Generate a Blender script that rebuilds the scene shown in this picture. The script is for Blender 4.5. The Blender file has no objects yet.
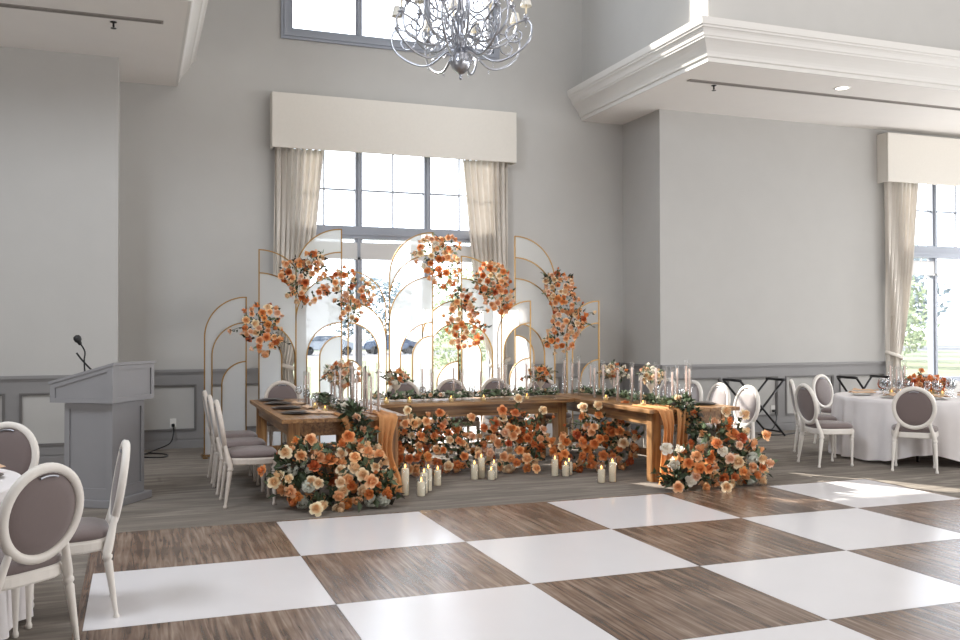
import bpy, bmesh, math, random
from mathutils import Vector, Matrix
from math import sin, cos, pi, radians as R
random.seed(7)
C = bpy.context.scene.collection
sc = bpy.context.scene

# ------------------------------------------------------------------ materials
def newmat(name):
    m = bpy.data.materials.new(name); m.use_nodes = True
    nt = m.node_tree; b = nt.nodes['Principled BSDF']
    return m, nt, b
def lin(c):
    return tuple((x/255/12.92 if x/255 <= .04045 else ((x/255+.055)/1.055)**2.4) for x in c)
def mat(name, rgb, rough=.5, metal=0, noise=0, nscale=20, bump=0, bscale=60, sheen=0, rnd=0, trans=0, coat=0, spec=None, petal=False):
    """plain procedural paint / cloth / metal: base colour with noise variation, bump and optional translucency"""
    m, nt, b = newmat(name)
    col = (*lin(rgb), 1)
    b.inputs['Base Color'].default_value = col
    b.inputs['Roughness'].default_value = rough
    b.inputs['Metallic'].default_value = metal
    if spec is not None: b.inputs['Specular IOR Level'].default_value = spec
    if sheen: b.inputs['Sheen Weight'].default_value = sheen
    if coat: b.inputs['Coat Weight'].default_value = coat
    tc = nt.nodes.new('ShaderNodeTexCoord')
    out = None
    if noise:
        n = nt.nodes.new('ShaderNodeTexNoise'); n.inputs['Scale'].default_value = nscale; n.inputs['Detail'].default_value = 5
        nt.links.new(tc.outputs['Object'], n.inputs['Vector'])
        r = nt.nodes.new('ShaderNodeMapRange')
        r.inputs['From Min'].default_value = .3; r.inputs['From Max'].default_value = .7
        r.inputs['To Min'].default_value = 1-noise; r.inputs['To Max'].default_value = 1+noise
        nt.links.new(n.outputs['Fac'], r.inputs['Value'])
        v = nt.nodes.new('ShaderNodeVectorMath'); v.operation = 'SCALE'
        v.inputs[0].default_value = col[:3]
        nt.links.new(r.outputs[0], v.inputs['Scale']); out = v.outputs[0]
    if rnd:
        oi = nt.nodes.new('ShaderNodeObjectInfo')
        h = nt.nodes.new('ShaderNodeHueSaturation')
        r1 = nt.nodes.new('ShaderNodeMapRange'); r1.inputs['To Min'].default_value = .5-.012*rnd*10; r1.inputs['To Max'].default_value = .5+.012*rnd*10
        r2 = nt.nodes.new('ShaderNodeMapRange'); r2.inputs['To Min'].default_value = 1-rnd; r2.inputs['To Max'].default_value = 1+rnd
        nt.links.new(oi.outputs['Random'], r1.inputs['Value']); nt.links.new(oi.outputs['Random'], r2.inputs['Value'])
        h.inputs['Color'].default_value = col
        if out: nt.links.new(out, h.inputs['Color'])
        nt.links.new(r1.outputs[0], h.inputs['Hue']); nt.links.new(r2.outputs[0], h.inputs['Value'])
        out = h.outputs[0]
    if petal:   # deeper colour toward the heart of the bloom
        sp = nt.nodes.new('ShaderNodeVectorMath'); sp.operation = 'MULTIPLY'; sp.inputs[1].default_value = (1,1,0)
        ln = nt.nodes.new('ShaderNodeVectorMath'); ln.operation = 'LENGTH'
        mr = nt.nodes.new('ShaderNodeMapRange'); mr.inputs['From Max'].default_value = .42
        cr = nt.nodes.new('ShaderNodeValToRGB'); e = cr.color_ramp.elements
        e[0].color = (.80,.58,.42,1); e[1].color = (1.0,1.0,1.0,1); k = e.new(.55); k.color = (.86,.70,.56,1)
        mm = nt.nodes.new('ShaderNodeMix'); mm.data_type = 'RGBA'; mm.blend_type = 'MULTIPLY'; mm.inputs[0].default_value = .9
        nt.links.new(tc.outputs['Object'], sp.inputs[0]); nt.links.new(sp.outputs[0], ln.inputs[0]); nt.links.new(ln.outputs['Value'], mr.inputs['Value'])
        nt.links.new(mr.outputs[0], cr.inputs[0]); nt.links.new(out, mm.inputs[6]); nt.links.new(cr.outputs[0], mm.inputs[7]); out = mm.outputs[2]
    if out: nt.links.new(out, b.inputs['Base Color'])
    if bump:
        n = nt.nodes.new('ShaderNodeTexNoise'); n.inputs['Scale'].default_value = bscale; n.inputs['Detail'].default_value = 6
        nt.links.new(tc.outputs['Object'], n.inputs['Vector'])
        bp = nt.nodes.new('ShaderNodeBump'); bp.inputs['Strength'].default_value = bump; bp.inputs['Distance'].default_value = .01
        nt.links.new(n.outputs['Fac'], bp.inputs['Height']); nt.links.new(bp.outputs[0], b.inputs['Normal'])
    if trans:
        t = nt.nodes.new('ShaderNodeBsdfTranslucent'); t.inputs['Color'].default_value = col
        if out: nt.links.new(out, t.inputs['Color'])
        mx = nt.nodes.new('ShaderNodeMixShader'); mx.inputs[0].default_value = trans
        nt.links.new(b.outputs[0], mx.inputs[1]); nt.links.new(t.outputs[0], mx.inputs[2])
        nt.links.new(mx.outputs[0], nt.nodes['Material Output'].inputs[0])
    return m
def glassmat(name, tint=(1,1,1), gl=.12, rough=.02):
    m, nt, b = newmat(name); nt.nodes.remove(b)
    t = nt.nodes.new('ShaderNodeBsdfTransparent'); t.inputs[0].default_value = (*tint, 1)
    g = nt.nodes.new('ShaderNodeBsdfGlossy'); g.inputs['Roughness'].default_value = rough
    lw = nt.nodes.new('ShaderNodeLayerWeight'); lw.inputs[0].default_value = .35
    mr = nt.nodes.new('ShaderNodeMapRange'); mr.inputs['To Min'].default_value = gl*.3; mr.inputs['To Max'].default_value = min(1, gl*4)
    mx = nt.nodes.new('ShaderNodeMixShader')
    nt.links.new(lw.outputs['Facing'], mr.inputs['Value']); nt.links.new(mr.outputs[0], mx.inputs[0])
    nt.links.new(t.outputs[0], mx.inputs[1]); nt.links.new(g.outputs[0], mx.inputs[2])
    nt.links.new(mx.outputs[0], nt.nodes['Material Output'].inputs[0])
    return m
def emit(name, rgb, s):
    m, nt, b = newmat(name)
    b.inputs['Base Color'].default_value = (*lin(rgb), 1)
    b.inputs['Emission Color'].default_value = (*lin(rgb), 1); b.inputs['Emission Strength'].default_value = s
    return m

M = {}
M['wall'] = mat('wall_paint', (185,183,180), .85, noise=.015, nscale=3, bump=.05, bscale=120)
M['ceil'] = mat('ceiling_paint', (232,228,224), .85, noise=.01, nscale=3)
M['crown'] = mat('crown_paint', (218,215,211), .5)
M['wains'] = mat('wainscot_paint', (138,136,136), .5, noise=.02, nscale=6)
M['molding'] = mat('panel_molding_paint', (112,109,108), .45)
M['winframe'] = mat('window_frame_paint', (150,155,166), .45)
M['winwhite'] = mat('window_trim_paint', (205,204,204), .5)
M['chairpaint'] = mat('chair_paint', (226,220,213), .42, noise=.02, nscale=15)
M['antique'] = mat('antique_white_paint', (205,194,184), .45, noise=.06, nscale=30)
M['fabric'] = mat('taupe_fabric', (112,98,96), .65, noise=.05, nscale=250, bump=.15, bscale=400, sheen=.4)
M['fabricshiny'] = mat('taupe_satin', (146,138,138), .3, noise=.04, nscale=200, sheen=.3, coat=.3)
M['slot'] = mat('dark_slot', (60,52,48), .7)
M['cloth'] = mat('table_linen', (236,231,231), .8, noise=.02, nscale=8, bump=.1, bscale=200, trans=.1)
M['curtain'] = mat('curtain_cloth', (216,209,200), .85, noise=.02, nscale=10, bump=.1, bscale=300, trans=.1)
M['pelmet'] = mat('pelmet_cloth', (222,217,209), .9, noise=.012, nscale=30, bump=.08, bscale=300)
M['gold'] = mat('gold_metal', (160,128,82), .38, 1, noise=.05, nscale=10)
M['lectern'] = mat('lectern_paint', (134,133,136), .42, noise=.02, nscale=5)
M['lecternd'] = mat('lectern_shadow_paint', (104,103,107), .45)
M['black'] = mat('black_plastic', (22,22,24), .5)
M['blackmetal'] = mat('black_metal', (28,26,28), .4, .3)
M['white'] = mat('white_plastic', (232,230,226), .4)
M['chrome'] = mat('silver_leaf', (176,178,186), .28, .9, noise=.12, nscale=40)
M['shade'] = mat('lampshade_cloth', (240,236,228), .8, trans=.2)
M['crystal'] = glassmat('crystal_glass', (.96,.97,1), .3, .03)
M['stemglass'] = glassmat('stemware_glass', (.95,.96,.97), .2)
M['glass'] = glassmat('clear_glass', (.985,.99,.99), .07)
M['pane'] = glassmat('window_glass', (.97,.98,.99), .03)
M['wax'] = mat('ivory_wax', (255,246,226), .5, trans=.3)
M['taper'] = mat('taper_wax', (240,222,214), .5, trans=.4)
M['flame'] = emit('flame', (255,190,90), 9)
M['wick'] = mat('wick', (50,40,34), .9)
M['goldglass'] = glassmat('amber_glass', (.98,.93,.82), .09)
M['plate'] = mat('charger_glaze', (74,66,62), .3, noise=.1, nscale=40)
M['whiteplate'] = mat('white_china', (236,234,230), .22)
M['napkin'] = mat('peach_napkin', (214,180,150), .85, bump=.2, bscale=150)
M['chiffon'] = mat('peach_chiffon', (232,170,112), .75, noise=.06, nscale=12, bump=.15, bscale=120, trans=.45)
M['rosecols'] = None
ROSE = {
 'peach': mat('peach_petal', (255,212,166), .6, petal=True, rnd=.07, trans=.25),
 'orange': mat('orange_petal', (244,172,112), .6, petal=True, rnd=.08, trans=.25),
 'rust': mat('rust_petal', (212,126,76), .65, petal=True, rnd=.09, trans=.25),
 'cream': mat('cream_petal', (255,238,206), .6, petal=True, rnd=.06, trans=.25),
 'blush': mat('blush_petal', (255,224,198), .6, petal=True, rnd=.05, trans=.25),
 'white': mat('white_petal', (246,240,228), .6, rnd=.04, trans=.25),
}
M['leaf'] = mat('dark_leaf', (56,68,44), .55, noise=.25, nscale=9, trans=.2)
M['euca'] = mat('eucalyptus_leaf', (120,138,108), .6, noise=.2, nscale=9, trans=.25)
M['darkleaf'] = mat('bronze_leaf', (58,52,42), .5, noise=.25, nscale=9, trans=.15)
M['hyd'] = mat('hydrangea_petal', (206,208,196), .7, noise=.12, nscale=30, trans=.2)
M['stem'] = mat('stem_green', (84,88,56), .7)
M['ceramic'] = mat('cream_ceramic', (224,214,200), .35)
M['grass'] = mat('lawn_grass', (100,104,76), .95, noise=.15, nscale=.4)
M['asphalt'] = mat('asphalt', (84,84,86), .95, noise=.08, nscale=1)
M['treeleaf'] = mat('tree_leaf', (108,120,124), .9, noise=.3, nscale=1.2)
M['treeleafb'] = mat('tree_leaf_pale', (132,144,108), .9, noise=.3, nscale=1.5)
M['bark'] = mat('bark', (60,52,44), .9)
M['carwhite'] = mat('car_paint_silver', (128,134,142), .35, .1)
M['carblue'] = mat('car_paint_blue', (60,76,98), .35, .1)
M['carglass'] = mat('car_window', (60,72,88), .15)
M['tyre'] = mat('tyre', (40,40,42), .8)

def panelmat():
    m, nt, b = newmat('frosted_panel')
    b.inputs['Base Color'].default_value = (*lin((200,199,197)), 1); b.inputs['Roughness'].default_value = .4
    t = nt.nodes.new('ShaderNodeBsdfTranslucent'); t.inputs[0].default_value = (.88,.88,.89,1)
    tr = nt.nodes.new('ShaderNodeBsdfTransparent')
    m1 = nt.nodes.new('ShaderNodeMixShader'); m1.inputs[0].default_value = .58
    m2 = nt.nodes.new('ShaderNodeMixShader'); m2.inputs[0].default_value = .08
    nt.links.new(b.outputs[0], m1.inputs[1]); nt.links.new(t.outputs[0], m1.inputs[2])
    nt.links.new(m1.outputs[0], m2.inputs[1]); nt.links.new(tr.outputs[0], m2.inputs[2])
    nt.links.new(m2.outputs[0], nt.nodes['Material Output'].inputs[0])
    return m
M['panel'] = panelmat()

def woodmat(name, dark, mid, light, axis=1, rough=.35, scale=1.0, blotch=.5):
    m, nt, b = newmat(name)
    tc = nt.nodes.new('ShaderNodeTexCoord'); mp = nt.nodes.new('ShaderNodeMapping')
    s = [22*scale]*3; s[axis] = 1.1*scale
    mp.inputs['Scale'].default_value = s
    n = nt.nodes.new('ShaderNodeTexNoise'); n.inputs['Scale'].default_value = 1.6; n.inputs['Detail'].default_value = 9; n.inputs['Distortion'].default_value = .6
    n2 = nt.nodes.new('ShaderNodeTexNoise'); n2.inputs['Scale'].default_value = 2.2; n2.inputs['Detail'].default_value = 3
    nt.links.new(tc.outputs['Object'], mp.inputs[0]); nt.links.new(mp.outputs[0], n.inputs['Vector']); nt.links.new(tc.outputs['Object'], n2.inputs['Vector'])
    ad = nt.nodes.new('ShaderNodeMath'); ad.operation = 'MULTIPLY_ADD'; ad.inputs[1].default_value = blotch
    nt.links.new(n2.outputs['Fac'], ad.inputs[0]); nt.links.new(n.outputs['Fac'], ad.inputs[2])
    cr = nt.nodes.new('ShaderNodeValToRGB')
    e = cr.color_ramp.elements; e[0].position = .42+blotch*.3; e[0].color = (*lin(dark), 1); e[1].position = .72+blotch*.55; e[1].color = (*lin(light), 1)
    k = cr.color_ramp.elements.new(.53+blotch*.45); k.color = (*lin(mid), 1)
    nt.links.new(ad.outputs[0], cr.inputs[0]); nt.links.new(cr.outputs[0], b.inputs['Base Color'])
    b.inputs['Roughness'].default_value = rough
    bp = nt.nodes.new('ShaderNodeBump'); bp.inputs['Strength'].default_value = .22; bp.inputs['Distance'].default_value = .004
    nt.links.new(n.outputs['Fac'], bp.inputs['Height']); nt.links.new(bp.outputs[0], b.inputs['Normal'])
    return m
M['woodtile'] = woodmat('vinyl_oak', (78,62,52), (120,98,83), (158,138,122), 1, .24)
M['tablewood'] = woodmat('farm_table_wood', (98,66,38), (140,100,60), (172,132,88), 1, .42)
M['tablewoodx'] = woodmat('farm_table_wood_lengthwise', (102,70,40), (148,108,66), (180,140,94), 0, .42)
M['legwood'] = woodmat('farm_leg_wood', (102,68,38), (150,106,62), (180,136,86), 2, .5)

def carpetmat():
    m, nt, b = newmat('patterned_carpet')
    tc = nt.nodes.new('ShaderNodeTexCoord'); mp = nt.nodes.new('ShaderNodeMapping')
    mp.inputs['Scale'].default_value = (.55, 4.2, 1)
    n = nt.nodes.new('ShaderNodeTexNoise'); n.inputs['Scale'].default_value = 1.5; n.inputs['Detail'].default_value = 7; n.inputs['Distortion'].default_value = 1.4; n.inputs['Roughness'].default_value = .62
    nt.links.new(tc.outputs['Object'], mp.inputs[0]); nt.links.new(mp.outputs[0], n.inputs['Vector'])
    cr = nt.nodes.new('ShaderNodeValToRGB'); e = cr.color_ramp.elements
    e[0].position = .3; e[0].color = (*lin((120,113,106)), 1); e[1].position = .72; e[1].color = (*lin((170,162,152)), 1)
    k = e.new(.5); k.color = (*lin((140,132,124)), 1)
    n3 = nt.nodes.new('ShaderNodeTexNoise'); n3.inputs['Scale'].default_value = 350
    mx = nt.nodes.new('ShaderNodeMix'); mx.data_type = 'RGBA'; mx.blend_type = 'MULTIPLY'; mx.inputs[0].default_value = .35
    nt.links.new(tc.outputs['Object'], n3.inputs['Vector'])
    nt.links.new(n.outputs['Fac'], cr.inputs[0]); nt.links.new(cr.outputs[0], mx.inputs[6]); nt.links.new(n3.outputs['Fac'], mx.inputs[7])
    nt.links.new(mx.outputs[2], b.inputs['Base Color']); b.inputs['Roughness'].default_value = 1; b.inputs['Specular IOR Level'].default_value = .1
    bp = nt.nodes.new('ShaderNodeBump'); bp.inputs['Strength'].default_value = .4; bp.inputs['Distance'].default_value = .006
    nt.links.new(n3.outputs['Fac'], bp.inputs['Height']); nt.links.new(bp.outputs[0], b.inputs['Normal'])
    return m
M['carpet'] = carpetmat()
M['whitetile'] = mat('white_gloss_vinyl', (228,225,227), .19, noise=.01, nscale=3)

# ------------------------------------------------------------------ mesh helpers
def B(): return bmesh.new()
def mesh(name, bm, m=None, smooth=False, auto=None):
    me = bpy.data.meshes.new(name); bmesh.ops.recalc_face_normals(bm, faces=bm.faces) if auto is None else None
    bm.to_mesh(me); bm.free()
    if m:
        for x in (m if isinstance(m, (list, tuple)) else [m]): me.materials.append(x)
    if smooth:
        for p in me.polygons: p.use_smooth = True
    return me
def obj(name, bm, m=None, parent=None, smooth=False, loc=None, auto=None):
    me = bm if isinstance(bm, bpy.types.Mesh) else mesh(name, bm, m, smooth, auto)
    o = bpy.data.objects.new(name, me); C.objects.link(o)
    if parent is not None: o.parent = parent
    if loc is not None: o.location = loc
    return o
def tag(o, label, cat, group=None):
    o['label'] = label; o['category'] = cat
    if group: o['group'] = group
    return o
def thing(name, label, cat, loc=(0,0,0), rz=0, group=None):
    o = bpy.data.objects.new(name, None); C.objects.link(o); o.empty_display_size = .1
    o.location = loc; o.rotation_euler = (0,0,rz)
    return tag(o, label, cat, group)
def struct(name, bm, m, parent=None, smooth=False):
    o = obj(name, bm, m, parent, smooth)
    if parent is None: o['kind'] = 'structure'
    return o
KIDS = {}
def kids(o): return [c for c in bpy.data.objects if c.parent == o]
def dup(src, loc, rz, label=None, group=None, kidlist=None):
    r = src.copy(); C.objects.link(r); r.location = loc; r.rotation_euler = (0,0,rz)
    if label: r['label'] = label
    if group: r['group'] = group
    key = src.name
    if key not in KIDS: KIDS[key] = [(c, kids(c)) for c in kids(src)]
    for c, gs in KIDS[key]:
        d = c.copy(); C.objects.link(d); d.parent = r
        for g in gs:
            e = g.copy(); C.objects.link(e); e.parent = d
    return r
def box(bm, x0, x1, y0, y1, z0, z1, bev=0, mi=0, M4=None):
    vs = [bm.verts.new(Vector(p)) for p in ((x0,y0,z0),(x1,y0,z0),(x1,y1,z0),(x0,y1,z0),(x0,y0,z1),(x1,y0,z1),(x1,y1,z1),(x0,y1,z1))]
    fs = [bm.faces.new([vs[i] for i in f]) for f in ((3,2,1,0),(4,5,6,7),(0,1,5,4),(1,2,6,5),(2,3,7,6),(3,0,4,7))]
    for f in fs: f.material_index = mi
    if M4 is not None:
        for v in vs: v.co = M4 @ v.co
    if bev:
        es = {e for f in fs for e in f.edges}
        bmesh.ops.bevel(bm, geom=list(es), offset=bev, segments=2, profile=.6, affect='EDGES', clamp_overlap=True)
    return vs
def lathe(bm, prof, n=24, c=(0,0,0), mi=0, sx=1, sy=1, M4=None, cap=True):
    rings = []
    for r, z in prof:
        ring = []
        for i in range(n):
            a = 2*pi*i/n
            p = Vector((c[0]+r*cos(a)*sx, c[1]+r*sin(a)*sy, c[2]+z))
            if M4 is not None: p = M4 @ p
            ring.append(bm.verts.new(p))
        rings.append(ring)
    for a, b in zip(rings, rings[1:]):
        for i in range(n):
            f = bm.faces.new((a[i], a[(i+1) % n], b[(i+1) % n], b[i])); f.material_index = mi; f.smooth = True
    if cap:
        for ring, rr in ((rings[0], prof[0][0]), (rings[-1], prof[-1][0])):
            if rr > 1e-5:
                try: f = bm.faces.new(ring); f.material_index = mi
                except ValueError: pass
def tube(bm, pts, rad, n=8, closed=False, mi=0, flat=1.0, up=None):
    """sweep a circle (or ellipse) along a polyline; rad number or list"""
    pts = [Vector(p) for p in pts]; N = len(pts)
    rs = rad if isinstance(rad, (list, tuple)) else [rad]*N
    tang = []
    for i in range(N):
        a = pts[(i-1) % N] if closed or i > 0 else pts[i]
        b = pts[(i+1) % N] if closed or i < N-1 else pts[i]
        t = (b-a); tang.append(t.normalized() if t.length > 1e-9 else Vector((0,0,1)))
    u = up and Vector(up) or (Vector((0,0,1)) if abs(tang[0].z) < .9 else Vector((1,0,0)))
    x = (u - tang[0]*u.dot(tang[0])).normalized()
    rings = []
    for i in range(N):
        t = tang[i]
        if up: x = Vector(up)
        x = (x - t*x.dot(t)).normalized()
        y = t.cross(x)
        rings.append([bm.verts.new(pts[i] + x*cos(2*pi*k/n)*rs[i] + y*sin(2*pi*k/n)*rs[i]*flat) for k in range(n)])
    L = N if closed else N-1
    for i in range(L):
        a, b = rings[i], rings[(i+1) % N]
        for k in range(n):
            f = bm.faces.new((a[k], a[(k+1) % n], b[(k+1) % n], b[k])); f.smooth = True; f.material_index = mi
    if not closed:
        for r in (rings[0], rings[-1]):
            f = bm.faces.new(r); f.material_index = mi
def smoothpath(pts, k=6):
    """Catmull-Rom"""
    P = [Vector(p) for p in pts]; out = []
    for i in range(len(P)-1):
        p0 = P[max(i-1,0)]; p1 = P[i]; p2 = P[i+1]; p3 = P[min(i+2, len(P)-1)]
        for j in range(k):
            t = j/k
            out.append(.5*((2*p1)+(p2-p0)*t+(2*p0-5*p1+4*p2-p3)*t*t+(3*p1-p0-3*p2+p3)*t**3))
    out.append(P[-1]); return out
def sqtube(bm, pts, w, d=None):
    """rectangular section bar along a path lying in the XZ plane"""
    d = d or w; P = [Vector(p) for p in pts]; rings = []
    for i, p in enumerate(P):
        a = P[max(i-1,0)]; b = P[min(i+1,len(P)-1)]
        t = (b-a).normalized(); n = Vector((-t.z, 0, t.x))
        rings.append([bm.verts.new(p+n*sx*w/2+Vector((0,sy*d/2,0))) for sx, sy in ((-1,-1),(1,-1),(1,1),(-1,1))])
    for a, b in zip(rings, rings[1:]):
        for k in range(4): bm.faces.new((a[k], a[(k+1)%4], b[(k+1)%4], b[k]))
    bm.faces.new(rings[0]); bm.faces.new(rings[-1])

# ------------------------------------------------------------------ room shell
YB, YF = 5.4, 4.25           # back wall of the niche, side walls
XL, XR = -.075, 7.47         # side wall corners
SL, SR = .62, 6.75           # edges of the two dropped ceilings
ZC, ZT = 4.89, 9.2           # dropped ceiling, top of the hall
WX = 1.88                    # left end of back pelmet
bm = B(); box(bm, -7.5, 17.5, -12, 5.9, -.12, 0); struct('floor', bm, M['carpet'])
# dance floor : chequered vinyl
bm = B()
for i in range(6):
    for j in range(7):
        x0, y1 = i*1.22, -j*1.22
        if i == 0: x0 -= .12
        box(bm, x0+.0015, (i+1)*1.22-.0015, y1-1.22+.0015, y1-.0015, 0, .012, mi=(i+j) % 2)
me = mesh('dance_floor', bm, [M['woodtile'], M['whitetile']])
o = obj('dance_floor', me); o['kind'] = 'structure'
bm = B()
box(bm, -.165, -.12, -8.54, .045, 0, .009); box(bm, 7.32, 7.365, -8.54, .045, 0, .009); box(bm, -.165, 7.365, 0, .045, 0, .009)
struct('trim_9', bm, M['woodtile'])

def wall_with_holes(bm, x0, x1, z0, z1, y0, y1, holes):
    """vertical slab along X with rectangular holes (hx0,hx1,hz0,hz1) sharing x columns"""
    xs = sorted({x0, x1, *[h[0] for h in holes], *[h[1] for h in holes]})
    for a, b in zip(xs, xs[1:]):
        c = (a+b)/2; cuts = sorted([(h[2], h[3]) for h in holes if h[0] < c < h[1]]); z = z0
        for lo, hi in cuts:
            box(bm, a, b, y0, y1, z, lo); z = hi
        box(bm, a, b, y0, y1, z, z1)
W1 = (WX+.25, WX+3.35, .22, 4.3)       # main window hole
W2 = (WX+.25, WX+3.35, 5.8, 8.4)       # clerestory
bm = B(); wall_with_holes(bm, XL-.2, XR+.2, 0, ZT, YB, YB+.25, [W1, W2]); struct('wall_back', bm, M['wall'])
bm = B(); box(bm, -7.5, XL, YF, YF+.2, 0, ZC); box(bm, XL-.2, XL, YF+.2, YB, 0, ZC); struct('wall_left', bm, M['wall'])
RW = 11.6                               # left end of right pelmet
W3 = (RW+.2, RW+3.3, .7, 4.2)
bm = B(); wall_with_holes(bm, XR, 17.5, 0, ZC, YF+.03, YF+.25, [W3]); box(bm, XR, XR+.2, YF+.25, YB, 0, ZC); struct('wall_right', bm, M['wall'])
bm = B(); box(bm, -7.7, -7.5, -12, 5.9, 0, ZC); struct('wall_far_left', bm, M['wall'])
bm = B(); box(bm, 17.5, 17.7, -12, 5.9, 0, ZC); struct('wall_far_right', bm, M['wall'])
YS = 1.96
bm = B(); box(bm, -7.7, 17.7, -12.2, -12, 0, ZT); struct('wall_front', bm, M['wall'])
bm = B(); box(bm, -7.7, -7.5, -12, YS, ZC, ZT); box(bm, 17.5, 17.7, -12, YS, ZC, ZT); struct('wall_far_upper', bm, M['wall'])
bm = B(); box(bm, -7.5, SL, YS, YB, ZC, ZC+.05); struct('ceiling_left', bm, M['ceil'])
bm = B(); box(bm, SR, 17.5, YS, YB, ZC, ZC+.05); struct('ceiling_right', bm, M['ceil'])
bm = B(); box(bm, -7.5, SL, YS, YS+.2, ZC+.05, ZT); box(bm, SL-.2, SL, YS+.2, YB, ZC+.05, ZT); struct('wall_left_upper', bm, M['wall'])
bm = B(); box(bm, SR, 17.5, YS, YS+.2, ZC+.05, ZT); box(bm, SR, SR+.2, YS+.2, YB, ZC+.05, ZT); struct('wall_right_upper', bm, M['wall'])
bm = B(); box(bm, -7.5, 17.5, -12, YB+.25, ZT, ZT+.1); struct('ceiling', bm, M['ceil'])

# crown mouldings (profile swept round the corner of each dropped ceiling)
prof = [(0,0),(.028,0),(.03,.05),(.042,.058),(.05,.062),(.058,.09),(.072,.12),(.092,.15),(.118,.185),(.145,.215),(.165,.235),(.175,.24),(.18,.262),(.19,.268),(.2,.3),(.212,.325),(.228,.345),(.24,.352),(.246,.375),(.258,.38),(.266,.41),(.275,.46),(0,.46)]
def crown(name, sx, side):
    bm = B(); rings = []
    for d, z in prof:
        e = sx + d*side
        far = 17.4 if side < 0 else -7.4
        rings.append([bm.verts.new((e, YB, ZC+z)), bm.verts.new((e, YS-d, ZC+z)), bm.verts.new((far, YS-d, ZC+z))])
    for a, b in zip(rings, rings[1:]):
        for k in range(2): bm.faces.new((a[k], a[k+1], b[k+1], b[k]))
    return struct(name, bm, M['crown'])
crown('trim_1', SL, 1); crown('trim_2', SR, -1)

# wainscot: rails, stiles, mouldings, chair rail, baseboard
def wainscot(name, bname, x0, x1, Y, panels):
    """panels: list of (xa, xb) openings; the wall paint shows inside"""
    bm = B(); t = .022; e = .0
    box(bm, x0, x1, Y-t, Y, .86, 1.02)                    # top rail
    box(bm, x0, x1, Y-t, Y, .12, .235)                     # bottom rail
    xs = [x0] + [v for p in panels for v in p] + [x1]
    for a, b in zip(xs[::2], xs[1::2]):
        if b-a > .002: box(bm, a, b, Y-t, Y, .235, .86)
    o = struct(name, bm, M['wains'])
    bm = B()
    for z0, z1, d in ((1.0,1.025,.035),(1.025,1.05,.055),(1.05,1.062,.045)): box(bm, x0, x1, Y-d, Y, z0, z1)
    obj('chair_rail', bm, M['wains'], o)
    for a, b in panels:
        bm = B(); w = .028; d = .032
        for r0, r1, dd in ((0, .5, .036), (.5, 1, .027)):
            i0, i1 = w*r0, w*r1
            box(bm, a+i0, b-i0, Y-dd, Y-.001, .86-i1, .86-i0); box(bm, a+i0, b-i0, Y-dd, Y-.001, .235+i0, .235+i1)
            box(bm, a+i0, a+i1, Y-dd, Y-.001, .235+i1, .86-i1); box(bm, b-i1, b-i0, Y-dd, Y-.001, .235+i1, .86-i1)
        obj('panel_molding', bm, M['molding'], o)
    bm = B(); box(bm, x0, x1, Y-.03, Y, 0, .1); box(bm, x0, x1, Y-.022, Y, .1, .125); struct(bname, bm, M['wains'])
wainscot('trim_3', 'baseboard_left', -7.5, XL, YF, [(-5.7,-4.75),(-4.6,-3.65),(-3.5,-2.6),(-2.45,-1.29),(-1.14,-.2)])
wainscot('trim_4', 'baseboard_back', XL, 2.13, YB, [(0.05,.9),(1.05,1.85)])
wainscot('trim_5', 'baseboard_back_right', 5.23, XR, YB, [(5.55,6.35),(6.5,7.35)])
wainscot('trim_6', 'baseboard_right', XR, 11.78, YF+.03, [(7.56,8.51),(8.64,9.57),(9.72,10.66),(10.78,11.68)])
wainscot('trim_7', 'baseboard_far_right', 14.9, 17.5, YF+.03, [(15.1,16.1),(16.3,17.3)])
# return sides
bm = B()
box(bm, XL, XL+.022, YF, YB-.06, .12, 1.02); box(bm, XL, XL+.05, YF, YB-.06, 1.02, 1.06); box(bm, XL, XL+.03, YF, YB-.06, 0, .12)
box(bm, XR-.022, XR, YF+.03, YB-.06, .12, 1.02); box(bm, XR-.05, XR, YF+.03, YB-.06, 1.02, 1.06); box(bm, XR-.03, XR, YF+.03, YB-.06, 0, .12)
struct('trim_8', bm, M['wains'])

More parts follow.
